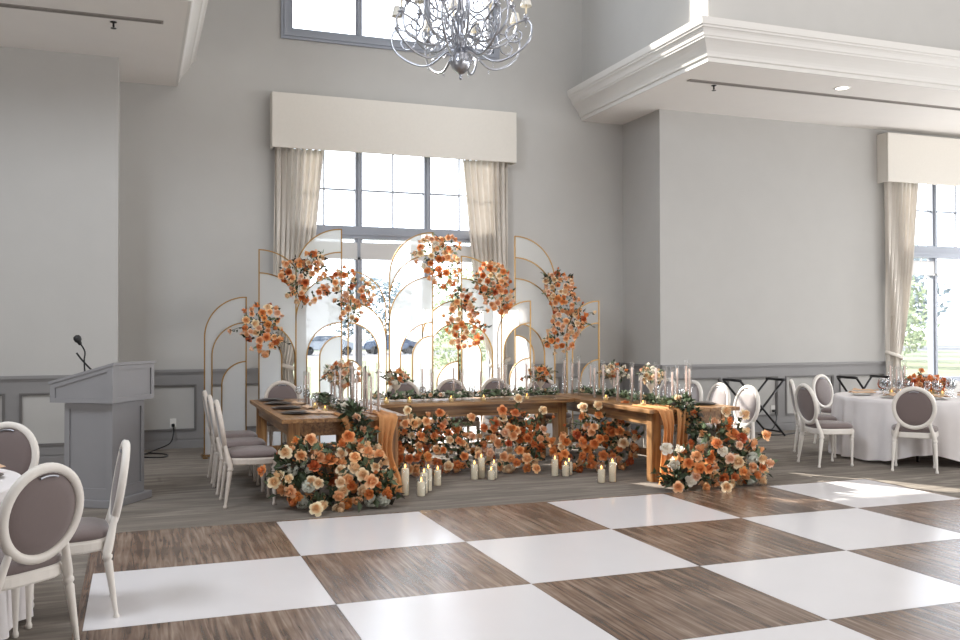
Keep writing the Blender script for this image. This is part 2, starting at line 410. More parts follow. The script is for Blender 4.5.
# windows
def window(name, x0, x1, z0, z1, Y, mull, trz, muntz, casing=True):
    fr = thing(name, 'window', 'window'); fr['kind'] = 'structure'
    del fr['label']; del fr['category']
    d0, d1 = Y+.02, Y+.14
    bm = B()
    f = .07
    box(bm, x0, x0+f, d0, d1, z0, z1); box(bm, x1-f, x1, d0, d1, z0, z1)
    box(bm, x0+f, x1-f, d0, d1, z0, z0+f); box(bm, x0+f, x1-f, d0, d1, z1-f, z1)
    for mx in mull:
        box(bm, mx-.05, mx+.05, d0, d1, z0+f, z1-f); box(bm, mx-.02, mx+.02, d0-.02, d0, z0+f, z1-f)
    obj('window_frame', bm, M['winframe'], fr)
    if trz:
        bm = B(); box(bm, x0+f, x1-f, d0-.03, d1+.005, trz[0], trz[1]); box(bm, x0+f, x1-f, d0-.05, d0-.03, trz[0]+.05, trz[0]+.09)
        obj('transom', bm, M['winframe'], fr)
        bm = B(); box(bm, x0+f, x1-f, d0-.01, d1+.01, trz[0]-.29, trz[0]-.05, bev=.02); box(bm, x0+f, x1-f, d0-.02, d0-.01, trz[0]-.3, trz[0]-.27)
        obj('roller_blind', bm, M['winwhite'], fr)
    xs = [x0+f]+[v for mx in mull for v in (mx-.05, mx+.05)]+[x1-f]
    bm = B()
    base = trz[1] if trz else z0+f
    for a, b in zip(xs[::2], xs[1::2]):
        if muntz:
            c = (a+b)/2; box(bm, c-.012, c+.012, d0+.03, d0+.07, base, z1-f)
            for mz in muntz: box(bm, a, b, d0+.035, d0+.065, mz-.012, mz+.012)
    if muntz: obj('muntin_bars', bm, M['winframe'], fr)
    for a, b in zip(xs[::2], xs[1::2]):
        for lo, hi in (((z0+f, trz[0]), (trz[1], z1-f)) if trz else ((z0+f, z1-f),)):
            bm = B(); box(bm, a, b, d0+.045, d0+.05, lo, hi); obj('window_pane', bm, M['pane'], fr)
    if casing:
        bm = B(); c = .1
        for (cc, dd) in ((.1,.03),(.06,.045)):
            box(bm, x0-cc, x0, Y-dd, Y, z0-cc, z1+cc); box(bm, x1, x1+cc, Y-dd, Y, z0-cc, z1+cc)
            box(bm, x0, x1, Y-dd, Y, z0-cc, z0); box(bm, x0, x1, Y-dd, Y, z1, z1+cc)
        obj('window_casing', bm, M['winframe'], fr)
    return fr
window('window_1', *W1, YB, [WX+1.27, WX+2.31], (2.91,3.09), [3.62])
window('window_2', *W2, YB, [WX+1.27, WX+2.31], None, None)
window('window_3', *W3, YF+.05, [RW+1.28, RW+2.3], (2.8,3.0), [3.6], casing=False)

# pelmets
def pelmet(x0, x1, z0, z1, Y, d, label, wallY):
    t = thing('pelmet', label, 'pelmet', (x0, wallY, z0))
    w = x1-x0; h = z1-z0
    bm = B(); box(bm, 0, w, -d, -d+.04, 0, h, bev=.012); obj('front_board', bm, M['pelmet'], t)
    for xx in (0, w-.03):
        bm = B(); box(bm, xx, xx+.03, -d+.04, -.002, 0, h); obj('side_board', bm, M['pelmet'], t)
    bm = B(); box(bm, .03, w-.03, -d+.04, -.002, h-.03, h); obj('top_board', bm, M['pelmet'], t)
pelmet(WX, 5.53, 4.12, 4.885, YB, .22, 'wide off-white upholstered pelmet over the window behind the flower arches', YB)
pelmet(RW, RW+3.65, 4.0, 4.80, YF, .24, 'off-white upholstered pelmet over the window by the round guest table', YF+.03)

# curtains
def curtain(x_out, side, ztop, y, label, wtop=.66, wtie=.22, ztie=1.1, shift=0, tieside=0):
    """side +1: outer edge on the left, curtain spreads to +x"""
    t = thing('curtain', label, 'curtain', (x_out, y, 0))
    bm = B(); nu, nv = 70, 48; grid = []
    for j in range(nv+1):
        z = .03 + (ztop-.03)*j/nv
        if z > ztie:
            k = (z-ztie)/(ztop-ztie); w = wtie+(wtop-wtie)*(k**.62)
        else:
            k = 1-z/ztie; w = wtie + .1*sin(k*pi/2)
        amp = .014+.028*min(1, w/wtop)
        row = []
        for i in range(nu+1):
            u = i/nu
            uu = u
            x = side*(uu*w + .008*sin(u*60+z*2)); yy = amp*sin(u*2*pi*8 + .6*sin(z*1.3)) + amp*.35*sin(u*2*pi*17+z)
            yy += -.03*math.exp(-((z-ztie)/.15)**2)*sin(u*pi)
            row.append(bm.verts.new((x, yy, z)))
        grid.append(row)
    for a, b in zip(grid, grid[1:]):
        for i in range(nu): bm.faces.new((a[i], a[i+1], b[i+1], b[i]))
    obj('curtain_cloth', bm, M['curtain'], t, smooth=True)
    bm = B()
    pts = [(side*(wtie*.5+ (wtie*.62)*cos(a)), .075*sin(a)-.02, ztie + .05*cos(a)*-side*side + .0) for a in [2*pi*k/28 for k in range(28)]]
    tube(bm, pts, .03, 8, closed=True, flat=.35, up=(0,0,1))
    obj('tieback', bm, M['curtain'], t)
curtain(1.92, 1, 4.14, YB-.11, 'cream pleated curtain left of the back window, gathered by its tieback', .7, .26)
curtain(5.42, -1, 4.14, YB-.11, 'cream pleated curtain right of the back window, gathered by its tieback', .74, .26)
curtain(RW+.05, 1, 4.02, YF-.1, 'cream curtain tied back beside the window at the round guest table', .68, .27, 1.16)
curtain(RW+3.6, -1, 4.02, YF-.1, 'cream curtain on the far right side of the guest table window', .68, .27, 1.16)

# ceiling fittings
def slot(x0, x1, y, label):
    t = thing('slot_diffuser', label, 'air vent', (x0, y, ZC-.008))
    w = x1-x0
    bm = B(); box(bm, 0, w, -.045, -.03, -.004, .007); box(bm, 0, w, .03, .045, -.004, .007); box(bm, 0, .02, -.03, .03, -.004, .007); box(bm, w-.02, w, -.03, .03, -.004, .007); box(bm, .02, w-.02, -.004, .004, -.003, .007)
    obj('frame', bm, mat('slot_frame', (150,144,138), .5), t)
    bm = B(); box(bm, .02, w-.02, -.03, .03, .002, .0075); obj('slot', bm, M['slot'], t)
slot(-4.5, .4, 2.7, 'long dark slot diffuser in the left dropped ceiling')
slot(6.97, 14.5, 2.73, 'long dark slot diffuser in the right dropped ceiling')
def sprinkler(x, y, label):
    t = thing('ceiling_sprinkler', label, 'sprinkler', (x, y, ZC))
    bm = B(); lathe(bm, [(.035,0),(.035,-.006),(.012,-.012),(.01,-.04),(.014,-.045),(.008,-.055)], 14); obj('body', bm, M['blackmetal'], t)
    bm = B(); lathe(bm, [(.004,-.05),(.004,-.065),(.03,-.067),(.03,-.071)], 12); obj('deflector', bm, M['blackmetal'], t)
sprinkler(-.1, 2.88, 'small dark sprinkler head in the left dropped ceiling')
sprinkler(7.45, 2.86, 'small dark sprinkler head in the right dropped ceiling')
t = thing('ceiling_light', 'round recessed light glowing in the right dropped ceiling', 'light', (9.18, 2.37, ZC))
bm = B(); lathe(bm, [(.11,0),(.11,-.006),(.09,-.008),(.085,0)], 28, cap=False); obj('trim_ring', bm, M['white'], t)
bm = B(); lathe(bm, [(.086,-.002),(.0,-.002)], 28, cap=False); obj('lens', bm, emit('light_lens', (255,250,240), 6), t)

# outlets
def outlet(x, y, label):
    t = thing('wall_outlet', label, 'outlet', (x, y, .34))
    bm = B(); box(bm, -.04, .04, -.008, 0, -.06, .06, bev=.003); obj('cover_plate', bm, M['white'], t)
    bm = B(); box(bm, -.02, .02, -.045, -.008, -.045, -.005, bev=.004); obj('plug', bm, M['black'], t)
outlet(.6, YB-.001, 'white outlet with a black plug in the wainscot behind the lectern')
outlet(9.49, YF+.028, 'white outlet with a black plug on the right wainscot')
def cable(pts, r, label, m='black', name='power_cable'):
    bm = B(); tube(bm, smoothpath(pts, 7), r, 6)
    return tag(obj(name, bm, M[m]), label, 'cable')
cable([(.6,5.33,.3),(.6,5.28,.2),(.55,5.2,.09),(.35,5.0,.03),(.2,4.6,.012),(.45,4.45,.012),(.5,4.7,.012),(.3,4.9,.012),(.1,4.7,.012),(-.0,4.55,.02),(-.05,4.0,.012),(-.2,3.0,.012),(-.3,2.4,.012)], .009, 'black cable trailing over the carpet from the outlet to the lectern')
cable([(9.49,4.22,.3),(9.47,4.16,.2),(9.35,4.1,.06),(9.1,4.0,.012),(8.9,3.85,.012),(9.1,3.7,.012),(9.5,3.8,.012),(9.7,3.95,.02)], .009, 'black cable coiled on the carpet below the right outlet')

# ------------------------------------------------------------------ camera
cam = bpy.data.cameras.new('camera'); co = bpy.data.objects.new('camera', cam); C.objects.link(co)
cam.sensor_width = 36; cam.lens = 923.137/960*36; cam.clip_end = 500
yaw, pitch, roll = .355358, .01125501, -.00168967
fwd = Vector((sin(yaw)*cos(pitch), cos(yaw)*cos(pitch), sin(pitch))); rt = Vector((cos(yaw), -sin(yaw), 0)); up = rt.cross(fwd)
r2 = rt*cos(roll)+up*sin(roll); u2 = -rt*sin(roll)+up*cos(roll)
mw = Matrix((r2, u2, -fwd)).transposed().to_4x4(); mw.translation = Vector((.147421, -7.710229, 1.582218))
co.matrix_world = mw; sc.camera = co

# ------------------------------------------------------------------ lights
w = bpy.data.worlds.new('sky'); sc.world = w; w.use_nodes = True
bg = w.node_tree.nodes['Background']; bg.inputs[0].default_value = (.86,.92,1,1); bg.inputs[1].default_value = 5.0
sun = bpy.data.lights.new('sun', 'SUN'); sun.energy = 17; sun.angle = R(.6); sun.color = (1,.93,.82)
so = bpy.data.objects.new('sun', sun); C.objects.link(so)
so.rotation_euler = Vector((.46,-.887,-.585)).to_track_quat('-Z','Y').to_euler()
def area(name, loc, target, sx, sy, e, col=(1,1,1)):
    l = bpy.data.lights.new(name, 'AREA'); l.shape = 'RECTANGLE'; l.size = sx; l.size_y = sy; l.energy = e; l.color = col
    o = bpy.data.objects.new(name, l); C.objects.link(o); o.location = loc
    o.rotation_euler = (Vector(target)-Vector(loc)).to_track_quat('-Z','Y').to_euler(); return o
area('hall_fill', (7,-3,8.9), (7,-2.5,0), 9, 7, 240, (1,.99,.98))  # added soft fill lamp under the hall ceiling, no opening there
area('left_upper_fill', (-3,-3,7), (6,1,5.5), 3, 2.5, 420, (.85,.92,1))  # added bluish fill standing in for unseen windows high on the left
area('right_side_fill', (16.5,-5,2.6), (4,1,1.4), 6, 3.4, 380, (.96,.98,1))  # added fill in place of daylight from the right, no window modelled there
area('far_right_fill', (16.8,.8,2.4), (8,.3,.2), 4.5, 3.2, 130, (.95,.98,1))  # extra fill lamp added at the far right wall to brighten the guest area
area('guest_floor_fill', (15.6,3.4,1.9), (9.3,-1.2,-1), 2.2, 2, 330, (.96,.98,1))  # lamp added out of view beside the guest window, lifts the carpet
area('left_alcove_fill', (-5.2,-1,.3), (-2.5,2.5,5), 3, 4, 120, (1,.97,.95))  # added uplight near the floor to brighten the left dropped ceiling
area('right_alcove_fill', (14,-1.5,.3), (10,3,5), 5, 4, 60, (1,.98,.96))  # matching added uplight for the right dropped ceiling
area('rear_fill', (8,-11.3,1.9), (4.5,3,3.0), 10, 2.6, 220, (1,.99,.98))  # fill lamp added behind the camera, in place of windows not modelled
area('rear_floor_fill', (10,-9.3,.25), (7.5,-2,5), 10, 4, 520, (1,.98,.96))  # added upward lamp imitating bounce off a sunlit floor behind the camera

sc.view_settings.view_transform = 'Standard'; sc.view_settings.exposure = 0
sc.view_settings.look = 'None'
# ------------------------------------------------------------------ chairs
def oval(n=40, rx=.225, rz=.238, c=(0,.27,.715), rake=.16):
    """points of the oval back, leaning backwards"""
    return [Vector((c[0]+rx*cos(2*pi*k/n), c[1]+rake*rz*sin(2*pi*k/n), c[2]+rz*sin(2*pi*k/n))) for k in range(n)]
def make_chair(label, paint, fab, loc, facing, group=None):
    t = thing('dining_chair', label, 'chair', loc, facing+pi/2, group)
    P, Fb = M[paint], M[fab]
    # back frame
    bm = B(); N = Vector((0, -1, .16)).normalized()
    pts = oval(44, .205, .218); rings = []
    c0 = Vector((0,.27,.715))
    for p in pts:
        out = (p-c0).normalized()
        prof_ = [(-.022,-.012),(-.012,-.022),(.008,-.024),(.022,-.014),(.024,.008),(.012,.018),(-.012,.018),(-.022,.008)]
        rings.append([bm.verts.new(p+out*a+N*b) for a, b in prof_])
    for i in range(44):
        a, b = rings[i], rings[(i+1) % 44]
        for k in range(8): f = bm.faces.new((a[k], a[(k+1)%8], b[(k+1)%8], b[k])); f.smooth = True
    obj('back_frame', bm, P, t)
    # upholstered oval, slightly domed on both faces
    bm = B()
    for s in (1, -1):
        rr = []
        for q, dome in ((1.0,.004),(.92,.014),(.7,.02),(.4,.023),(.0,.024)):
            rr.append([bm.verts.new(c0+(p-c0)*q*.905+N*s*dome) for p in oval(44, .205, .218)] if q > 0 else [bm.verts.new(c0+N*s*dome)])
        for a, b in zip(rr, rr[1:]):
            for i in range(44):
                if len(b) == 1: f = bm.faces.new((a[i], a[(i+1)%44], b[0]))
                else: f = bm.faces.new((a[i], a[(i+1)%44], b[(i+1)%44], b[i]))
                f.smooth = True
    obj('backrest', bm, Fb, t)
    # hand slot at the top of the oval
    bm = B(); tube(bm, [c0+Vector((.05*sin(a), (.16*(.185+.0*cos(a)))+.0, .185+.008*cos(a)*0-.9*(.05*sin(a))**2*4))+N*s*.02 for a, s in [(-1.4+.28*k, 1) for k in range(11)]], .006, 6)
    tube(bm, [c0+Vector((.05*sin(-1.4+.28*k), .16*.185, .185-3.6*(.05*sin(-1.4+.28*k))**2))-N*.021 for k in range(11)], .006, 6)
    obj('hand_slot', bm, M['chrome'], t)
    # seat
    bm = B(); n = 36
    def seatpt(a, k=1, z=0):
        c_, s_ = cos(a), sin(a); e = .55
        x = .235*k*abs(c_)**e*(1 if c_ > 0 else -1); y = .225*k*abs(s_)**e*(1 if s_ > 0 else -1)
        x *= 1-.10*(y/.225) * 1
        return Vector((x, y-.005, z))
    rr = [[bm.verts.new(seatpt(2*pi*i/n, k, z)) for i in range(n)] for k, z in ((.94,.435),(1.0,.447),(1.0,.468),(.95,.486),(.8,.5),(.5,.508),(.2,.51))]
    for a, b in zip(rr, rr[1:]):
        for i in range(n): f = bm.faces.new((a[i], a[(i+1)%n], b[(i+1)%n], b[i])); f.smooth = True
    bm.faces.new(rr[-1]); bm.faces.new(rr[0])
    obj('seat', bm, Fb, t)
    bm = B()
    rr = [[bm.verts.new(seatpt(2*pi*i/n, k, z)) for i in range(n)] for k, z in ((.84,.375),(.98,.375),(1.01,.385),(1.01,.425),(.98,.44),(.84,.44))]
    for a, b in zip(rr, rr[1:]+rr[:1]):
        for i in range(n): bm.faces.new((a[i], a[(i+1)%n], b[(i+1)%n], b[i]))
    obj('seat_frame', bm, P, t)
    # turned front legs
    for s in (-1, 1):
        bm = B(); T = Matrix.Translation((s*.2, -.185, 0)) @ Matrix.Shear('XY', 4, (0,0))
        lathe(bm, [(.010,0),(.016,.004),(.017,.02),(.012,.034),(.0125,.05),(.0225,.30),(.0235,.315),(.017,.325),(.026,.336),(.027,.35),(.022,.36),(.027,.372),(.027,.43)], 14, M4=T)
        obj('leg', bm, P, t)
    # rear legs: turned below, running up to the oval
    for s in (-1, 1):
        bm = B()
        def pt(z):
            # splay backwards and outwards
            return Vector((s*(.205-.09*max(0,z-.36)/.2*.62 + .02*(1-min(1,z/.36))), .2+.05*(1-min(1,z/.36))+.045*max(0,z-.36)/.2, z))
        zs = [0,.004,.02,.034,.05,.12,.2,.28,.30,.315,.325,.336,.35,.36,.38,.43,.47,.5,.53,.56]
        rs = [.010,.016,.017,.012,.0125,.0155,.0185,.0215,.0225,.0235,.017,.026,.027,.022,.025,.024,.021,.019,.018,.017]
        tube(bm, [pt(z) for z in zs], rs, 12, up=(0,1,0))
        obj('leg', bm, P, t)
    return t
def dirang(x, y): return math.atan2(y, x)
chA = make_chair('white oval-back chair seen from behind, pulled up to the front of the round guest table', 'chairpaint', 'fabric', (0,0,0), 0, 'oval-back chairs round the right guest table')
def chair_at(x, y, facing, label, group, src=None):
    return dup(src or chA, (x, y, 0), facing+pi/2, label, group)
GR = 'oval-back chairs round the right guest table'
TC = (9.28, 1.22)
def facing_to(x, y, c): return dirang(c[0]-x, c[1]-y)
chA.location = (8.4,.39,0); chA.rotation_euler[2] = facing_to(8.4,.39,(9.3,1.25))+pi/2
for x, y, f, lb in (
    (7.76,1.06,R(-9),'white oval-back chair side-on left of the guest table, nearer of two facing right'),
    (8.2,1.76,R(-33),'white oval-back chair half hidden behind the side-on chair left of the guest table'),
    (9.26,2.54,R(-76),'white chair with grey oval back facing the camera, behind the guest table'),
    (10.45,2.2,facing_to(10.45,2.2,TC),'white oval-back chair behind the guest table by the tall window'),
    (9.42,-.06,R(95),'white oval-back chair at the right edge of the photo, front of the guest table')):
    chair_at(x, y, f, lb, GR)
# near-left round table
NC = (-1.36,-2.02)
GL = 'oval-back chairs round the near left table'
chair_at(-.22,-2.04,R(184),'white oval-back chair seen from the side in front of the lectern', GL)
chair_at(-.46,-2.66,R(133),'closest white oval-back chair, its taupe back filling the left foreground', GL)
chair_at(-.8,-.86,R(248),'white oval-back chair behind the near left table, facing the camera', GL)
chair_at(-1.0,-3.3,R(105),'white chair cut off by the lower left corner of the photo', GL)
# row on the left side of the farm table
chB = make_chair('antique white oval-back chair nearest the viewer in the row left of the farm table', 'antique', 'fabric', (1.1,1.0,0), 0, 'oval-back chairs left of the left farm table')
chB.location = (1.13,1.02,0)
chair_at(1.12,1.75,0,'antique white oval-back chair in the middle of the row left of the farm table','oval-back chairs left of the left farm table', chB)
chair_at(1.12,2.42,0,'antique white oval-back chair furthest back in the row left of the farm table','oval-back chairs left of the left farm table', chB)
chair_at(1.85,3.72,R(-90),'antique white oval-back chair at the far end of the left farm table', 'oval-back chairs behind the head table', chB)
GH = 'oval-back chairs behind the head table'
for x, lb in ((3.33,'oval-back chair behind the head table, first from the left wing'),(3.98,'oval-back chair behind the head table, second from the left wing'),(4.6,'oval-back chair behind the head table, third from the left wing'),(5.27,'oval-back chair behind the head table, beside the right wing')):
    chair_at(x, 3.42, R(-90), lb, GH, chB)
chC = make_chair('white oval-back chair with shiny satin back nearest the big flower arrangement on the right wing', 'chairpaint', 'fabricshiny', (6.55,1.05,0), pi, 'oval-back chairs right of the right farm table')
chC.location = (6.36,1.07,0)
for y, lb in ((1.62,'white satin-backed oval chair second from the front, right of the right wing table'),(2.18,'white satin-backed oval chair third from the front, right of the right wing table'),(2.74,'white satin-backed oval chair furthest back, right of the right wing table')):
    chair_at(6.36, y, pi, lb, 'oval-back chairs right of the right farm table', chC)

# ------------------------------------------------------------------ farm tables
def farm_table(label, x0, x1, y0, y1, along, h=.76):
    t = thing('farm_table', label, 'table', ((x0+x1)/2, (y0+y1)/2, 0), 0, 'wooden farm tables set in a U')
    w, d = (x1-x0)/2, (y1-y0)/2
    top = M['tablewood'] if along == 'y' else M['tablewoodx']
    bm = B(); n = 6; g = .003
    for k in range(n):
        if along == 'y':
            a = -w+2*w*k/n; box(bm, a+g/2, a+2*w/n-g/2, -d, d, h-.04, h, bev=.003)
        else:
            a = -d+2*d*k/n; box(bm, -w, w, a+g/2, a+2*d/n-g/2, h-.04, h, bev=.003)
    obj('tabletop', bm, top, t)
    bm = B(); i = .07; ah = .13; q = .109; s_ = .012
    box(bm, -w+i+q, w-i-q, -d+i+s_, -d+i+.04, h-.04-ah, h-.04); box(bm, -w+i+q, w-i-q, d-i-.04, d-i-s_, h-.04-ah, h-.04)
    box(bm, -w+i+s_, -w+i+.04, -d+i+q, d-i-q, h-.04-ah, h-.04); box(bm, w-i-.04, w-i-s_, -d+i+q, d-i-q, h-.04-ah, h-.04)
    obj('apron', bm, top, t)
    for sx in (-1, 1):
        for sy in (-1, 1):
            cx, cy = sx*(w-i-.055), sy*(d-i-.055)
            bm = B(); box(bm, cx-.055, cx+.055, cy-.055, cy+.055, 0, h-.04, bev=.006)
            obj('leg', bm, M['legwood'], t)
    bm = B()
    if along == 'y':
        for sy in (-1, 1): box(bm, -w+i+.11, w-i-.11, sy*(d-i-.055)-.03, sy*(d-i-.055)+.03, .14, .22)
        box(bm, -.03, .03, -d+i+.05, d-i-.05, .145, .215)
    else:
        for sx in (-1, 1): box(bm, sx*(w-i-.055)-.03, sx*(w-i-.055)+.03, -d+i+.11, d-i-.11, .14, .22)
    obj('stretcher', bm, M['legwood'], t)
    return t
farm_table('wooden farm table with dark plates forming the left wing of the U', 1.40, 2.60, .93, 3.55, 'y')
farm_table('long wooden farm head table running across in front of the flower arches', 2.63, 5.06, 2.28, 3.13, 'x')
farm_table('wooden farm table forming the sunlit right wing of the U', 5.09, 6.20, .6, 3.2, 'y')

# ------------------------------------------------------------------ lectern
LN = Vector((-.06,1.1,0)); LR = Vector((.29,1.65,0)); ex = (LR-LN).normalized(); ey = Vector((-ex.y, ex.x, 0))
lect = thing('lectern', 'grey painted wooden lectern with slanted top standing on the carpet', 'lectern', LN, dirang(ex.x, ex.y))
LW, LD = .65, .62
bm = B(); box(bm, .03, LW-.01, .0, LD-.03, 0, .07, bev=.008); obj('base_plate', bm, M['lectern'], lect)
bm = B(); b0, b1, c0_, c1_ = .07, LW-.09, .05, LD-.1
box(bm, b0, b1, c0_, c1_, .07, .95)
for (xa, xb) in ((b0, b0+.05), (b1-.05, b1)): box(bm, xa, xb, c0_-.014, c0_, .07, .93)
box(bm, b0+.05, b1-.05, c0_-.014, c0_, .07, .17); box(bm, b0+.05, b1-.05, c0_-.014, c0_, .88, .93)
for (ya, yb) in ((c0_-.014, c0_+.05), (c1_-.05, c1_)): box(bm, b0-.014, b0, ya, yb, .07, .93)
box(bm, b0-.014, b0, c0_+.05, c1_-.05, .07, .17); box(bm, b0-.014, b0, c0_+.05, c1_-.05, .88, .93)
obj('body', bm, M['lectern'], lect)
def wedge(bm, x0, x1, y0, y1, zb, zf, zr):
    vs = [bm.verts.new(p) for p in ((x0,y0,zb),(x1,y0,zb),(x1,y1,zb),(x0,y1,zb),(x0,y0,zf),(x1,y0,zf),(x1,y1,zr),(x0,y1,zr))]
    for f in ((3,2,1,0),(4,5,6,7),(0,1,5,4),(1,2,6,5),(2,3,7,6),(3,0,4,7)): bm.faces.new([vs[i] for i in f])
bm = B(); wedge(bm, 0, LW, 0, LD, .94, 1.275, 1.1)
# raised frames on the two visible faces of the top box
box(bm, 0, LW, -.012, 0, .94, .985); box(bm, 0, LW, -.012, 0, 1.235, 1.275); box(bm, 0, .05, -.012, 0, .985, 1.235); box(bm, LW-.05, LW, -.012, 0, .985, 1.235)
wedge(bm, -.012, 0, -.012, .05, .94, 1.275, 1.26); wedge(bm, -.012, 0, LD-.05, LD, .94, 1.114, 1.1); box(bm, -.012, 0, .05, LD-.05, .94, .98)
vs = [bm.verts.new(p) for p in ((-.012,.05,1.22),(-.012,LD-.05,1.074),(-.012,LD-.05,1.114),(-.012,.05,1.26),(0,.05,1.22),(0,LD-.05,1.074),(0,LD-.05,1.114),(0,.05,1.26))]
for f in ((0,1,2,3),(0,4,5,1),(3,2,6,7)): bm.faces.new([vs[i] for i in f])
obj('top_box', bm, M['lectern'], lect)
bm = B(); vs = [bm.verts.new(p) for p in ((-.02,-.025,1.277),(LW+.015,-.025,1.277),(LW+.015,LD+.01,1.102),(-.02,LD+.01,1.102),(-.02,-.025,1.302),(LW+.015,-.025,1.302),(LW+.015,LD+.01,1.127),(-.02,LD+.01,1.127))]
for f in ((3,2,1,0),(4,5,6,7),(0,1,5,4),(1,2,6,5),(2,3,7,6),(3,0,4,7)): bm.faces.new([vs[i] for i in f])
obj('slanted_board', bm, M['lectern'], lect)
def lp(x, y): return LN+ex*x+ey*y
p = lp(.12,.36); zt = 1.302-(.36+.025)/.635*.175
mic = thing('gooseneck_microphone', 'black gooseneck microphone standing on the lectern top', 'microphone', (p.x, p.y, zt))
bm = B(); lathe(bm, [(.045,-.008),(.045,.006),(.03,.012),(.012,.02),(.0,.02)], 18); obj('base', bm, M['black'], mic)
bm = B(); tube(bm, smoothpath([(0,0,.01),(-.005,0,.12),(.0,0,.2),(-.035,-.01,.27)], 6), .007, 8); obj('gooseneck', bm, M['black'], mic)
bm = B(); T = Matrix.Translation((-.035,-.01,.26)) @ Matrix.Rotation(R(-25), 4, 'Y')
lathe(bm, [(.01,0),(.016,.01),(.02,.03),(.032,.045),(.034,.07),(.025,.09),(0,.098)], 16, M4=T); obj('microphone_head', bm, M['black'], mic)
bm = B(); tube(bm, smoothpath([(-.07,0,.19),(-.02,0,.12),(.05,.0,.04),(.1,.0,.0)], 6), .008, 8); tube(bm, [(.06,0,.01),(.14,0,-.0)], .008, 8); obj('clip_arm', bm, M['black'], mic)

# ------------------------------------------------------------------ flower arch frames
def arch(label, px, side, w, tops, lows, y, solid_first):
    """half arches: a pole and nested quarter-round hoops. tops: full-width hoops; lows: (height, width)"""
    t = thing('flower_arch', label, 'arch', (px, y, 0), 0, 'gold half-arch frames with frosted panels')
    g = .016
    H = [(z, w) for z in tops] + list(lows)
    bm = B(); box(bm, -g/2, g/2, -g/2, g/2, .012, tops[0]+g/2); obj('pole', bm, M['gold'], t)
    def hoop(z, r, n=22): return [Vector((side*r*sin(pi/2*k/n), 0, z-r+r*cos(pi/2*k/n))) for k in range(n+1)]
    for i, (z, r) in enumerate(H):
        bm = B(); pts = hoop(z, r)
        if i == 0 or i >= len(tops): pts = pts + [Vector((side*r, 0, .02))]
        sqtube(bm, pts, g, g); obj('hoop', bm, M['gold'], t)
    bm = B(); x0, x1 = sorted((-side*.02, side*(w+.02))); box(bm, x0, x1, -.012, .012, 0, .02)
    for xx in (0, side*w): box(bm, xx-.03, xx+.03, -.2, .2, 0, .012)
    obj('base_plate', bm, M['gold'], t)
    def region(name, outer, inner):
        """between hoop `outer` and hoop `inner` (or solid to the floor)"""
        bm = B(); n = 22; zb = .03
        for dy in (0,):
            o_ = [bm.verts.new(p+Vector((0,dy,0))) for p in hoop(*outer)]
            ob = bm.verts.new((side*outer[1], dy, zb))
            if inner:
                i_ = [bm.verts.new(p+Vector((0,dy,0))) for p in hoop(*inner)]
                for k in range(n):
                    bm.faces.new((o_[k], o_[k+1], i_[k+1], i_[k]))
                if abs(inner[1]-outer[1]) > .01:
                    ib = bm.verts.new((side*inner[1], dy, zb)); bm.faces.new((o_[n], ob, ib, i_[n]))
            else:
                c = bm.verts.new((0, dy, zb)); bm.faces.new([c, *o_, ob])
        obj(name, bm, M['panel'], t)
    seq = list(H); solid = solid_first; k = 0
    while k < len(seq):
        if solid: region('frosted_panel', seq[k], seq[k+1] if k+1 < len(seq) else None)
        solid = not solid; k += 1
    return t
low = [(1.69,.46),(1.51,.29)]
T_ = [2.925,2.62,2.32]; S_ = [2.0]
arch('short gold half-arch frame at the far left of the backdrop', 1.449, -1, .51, [2.01], [(1.685,.42),(1.19,.30)], 4.38, True)
arch('medium gold half-arch frame in front of the left curtain', 1.618, 1, .6, [2.63,2.33], low, 4.45, False)
arch('tallest gold half-arch frame on the left of the window, curving left', 2.683, -1, .6, T_, low, 4.40, True)
arch('medium gold half-arch curving right, back to back with the left tall frame', 2.784, 1, .52, [2.38,1.97], [(1.685,.42),(1.19,.18)], 4.46, False)
arch('tallest gold half-arch frame in the middle of the window, curving left', 3.948, -1, .61, T_, low, 4.40, True)
arch('medium gold half-arch curving left, back to back at the window centre', 4.339, -1, .52, [2.45,2.0], [(1.685,.43),(1.15,.31)], 4.46, False)
arch('medium gold half-arch curving right, left of the right curtain', 4.36, 1, .6, [2.61,2.3], low, 4.38, False)
arch('tallest gold half-arch frame on the right, curving right against the grey wall', 5.197, 1, .62, T_, low, 4.46, True)
arch('short gold half-arch frame between the window and the tall right frame', 5.404, -1, .51, [2.0], [(1.687,.41),(1.19,.32)], 4.39, True)
arch('short gold half-arch frame at the far right of the backdrop', 6.503, -1, .52, [2.01], [(1.688,.43),(1.15,.3)], 4.40, True)

# ------------------------------------------------------------------ flowers
def petal_ring(bm, n, r, h, ang0, curl, width, nu=4, nv=4, z0=0):
    for k in range(n):
        a0 = ang0+2*pi*k/n+random.uniform(-.12,.12); rv = random.uniform(.84,1.12); hv = random.uniform(.9,1.08)
        grid = []
        for j in range(nv+1):
            v = j/nv; row = []
            rad = r*rv*(.2+.8*sin(min(1,v*1.5)*pi/2)) + curl*r*max(0,v-.5)**1.2*2.2
            zz = z0 + hv*h*(v**1.1) - max(0,curl)*h*max(0,v-.6)*1.5
            for i in range(nu+1):
                u = -1+2*i/nu
                wdt = width*(.55+.45*sin(min(1,v*1.25)*pi/2))*(1-.35*max(0,v-.75)*4*abs(u)**2)
                a = a0+u*wdt
                zz2 = zz - h*.16*abs(u)**2*v*v
                rr_ = rad*(1-.10*abs(u)**3*v)
                row.append(bm.verts.new((rr_*cos(a), rr_*sin(a), zz2)))
            grid.append(row)
        for p_, q_ in zip(grid, grid[1:]):
            for i in range(nu):
                f = bm.faces.new((p_[i], p_[i+1], q_[i+1], q_[i])); f.smooth = True
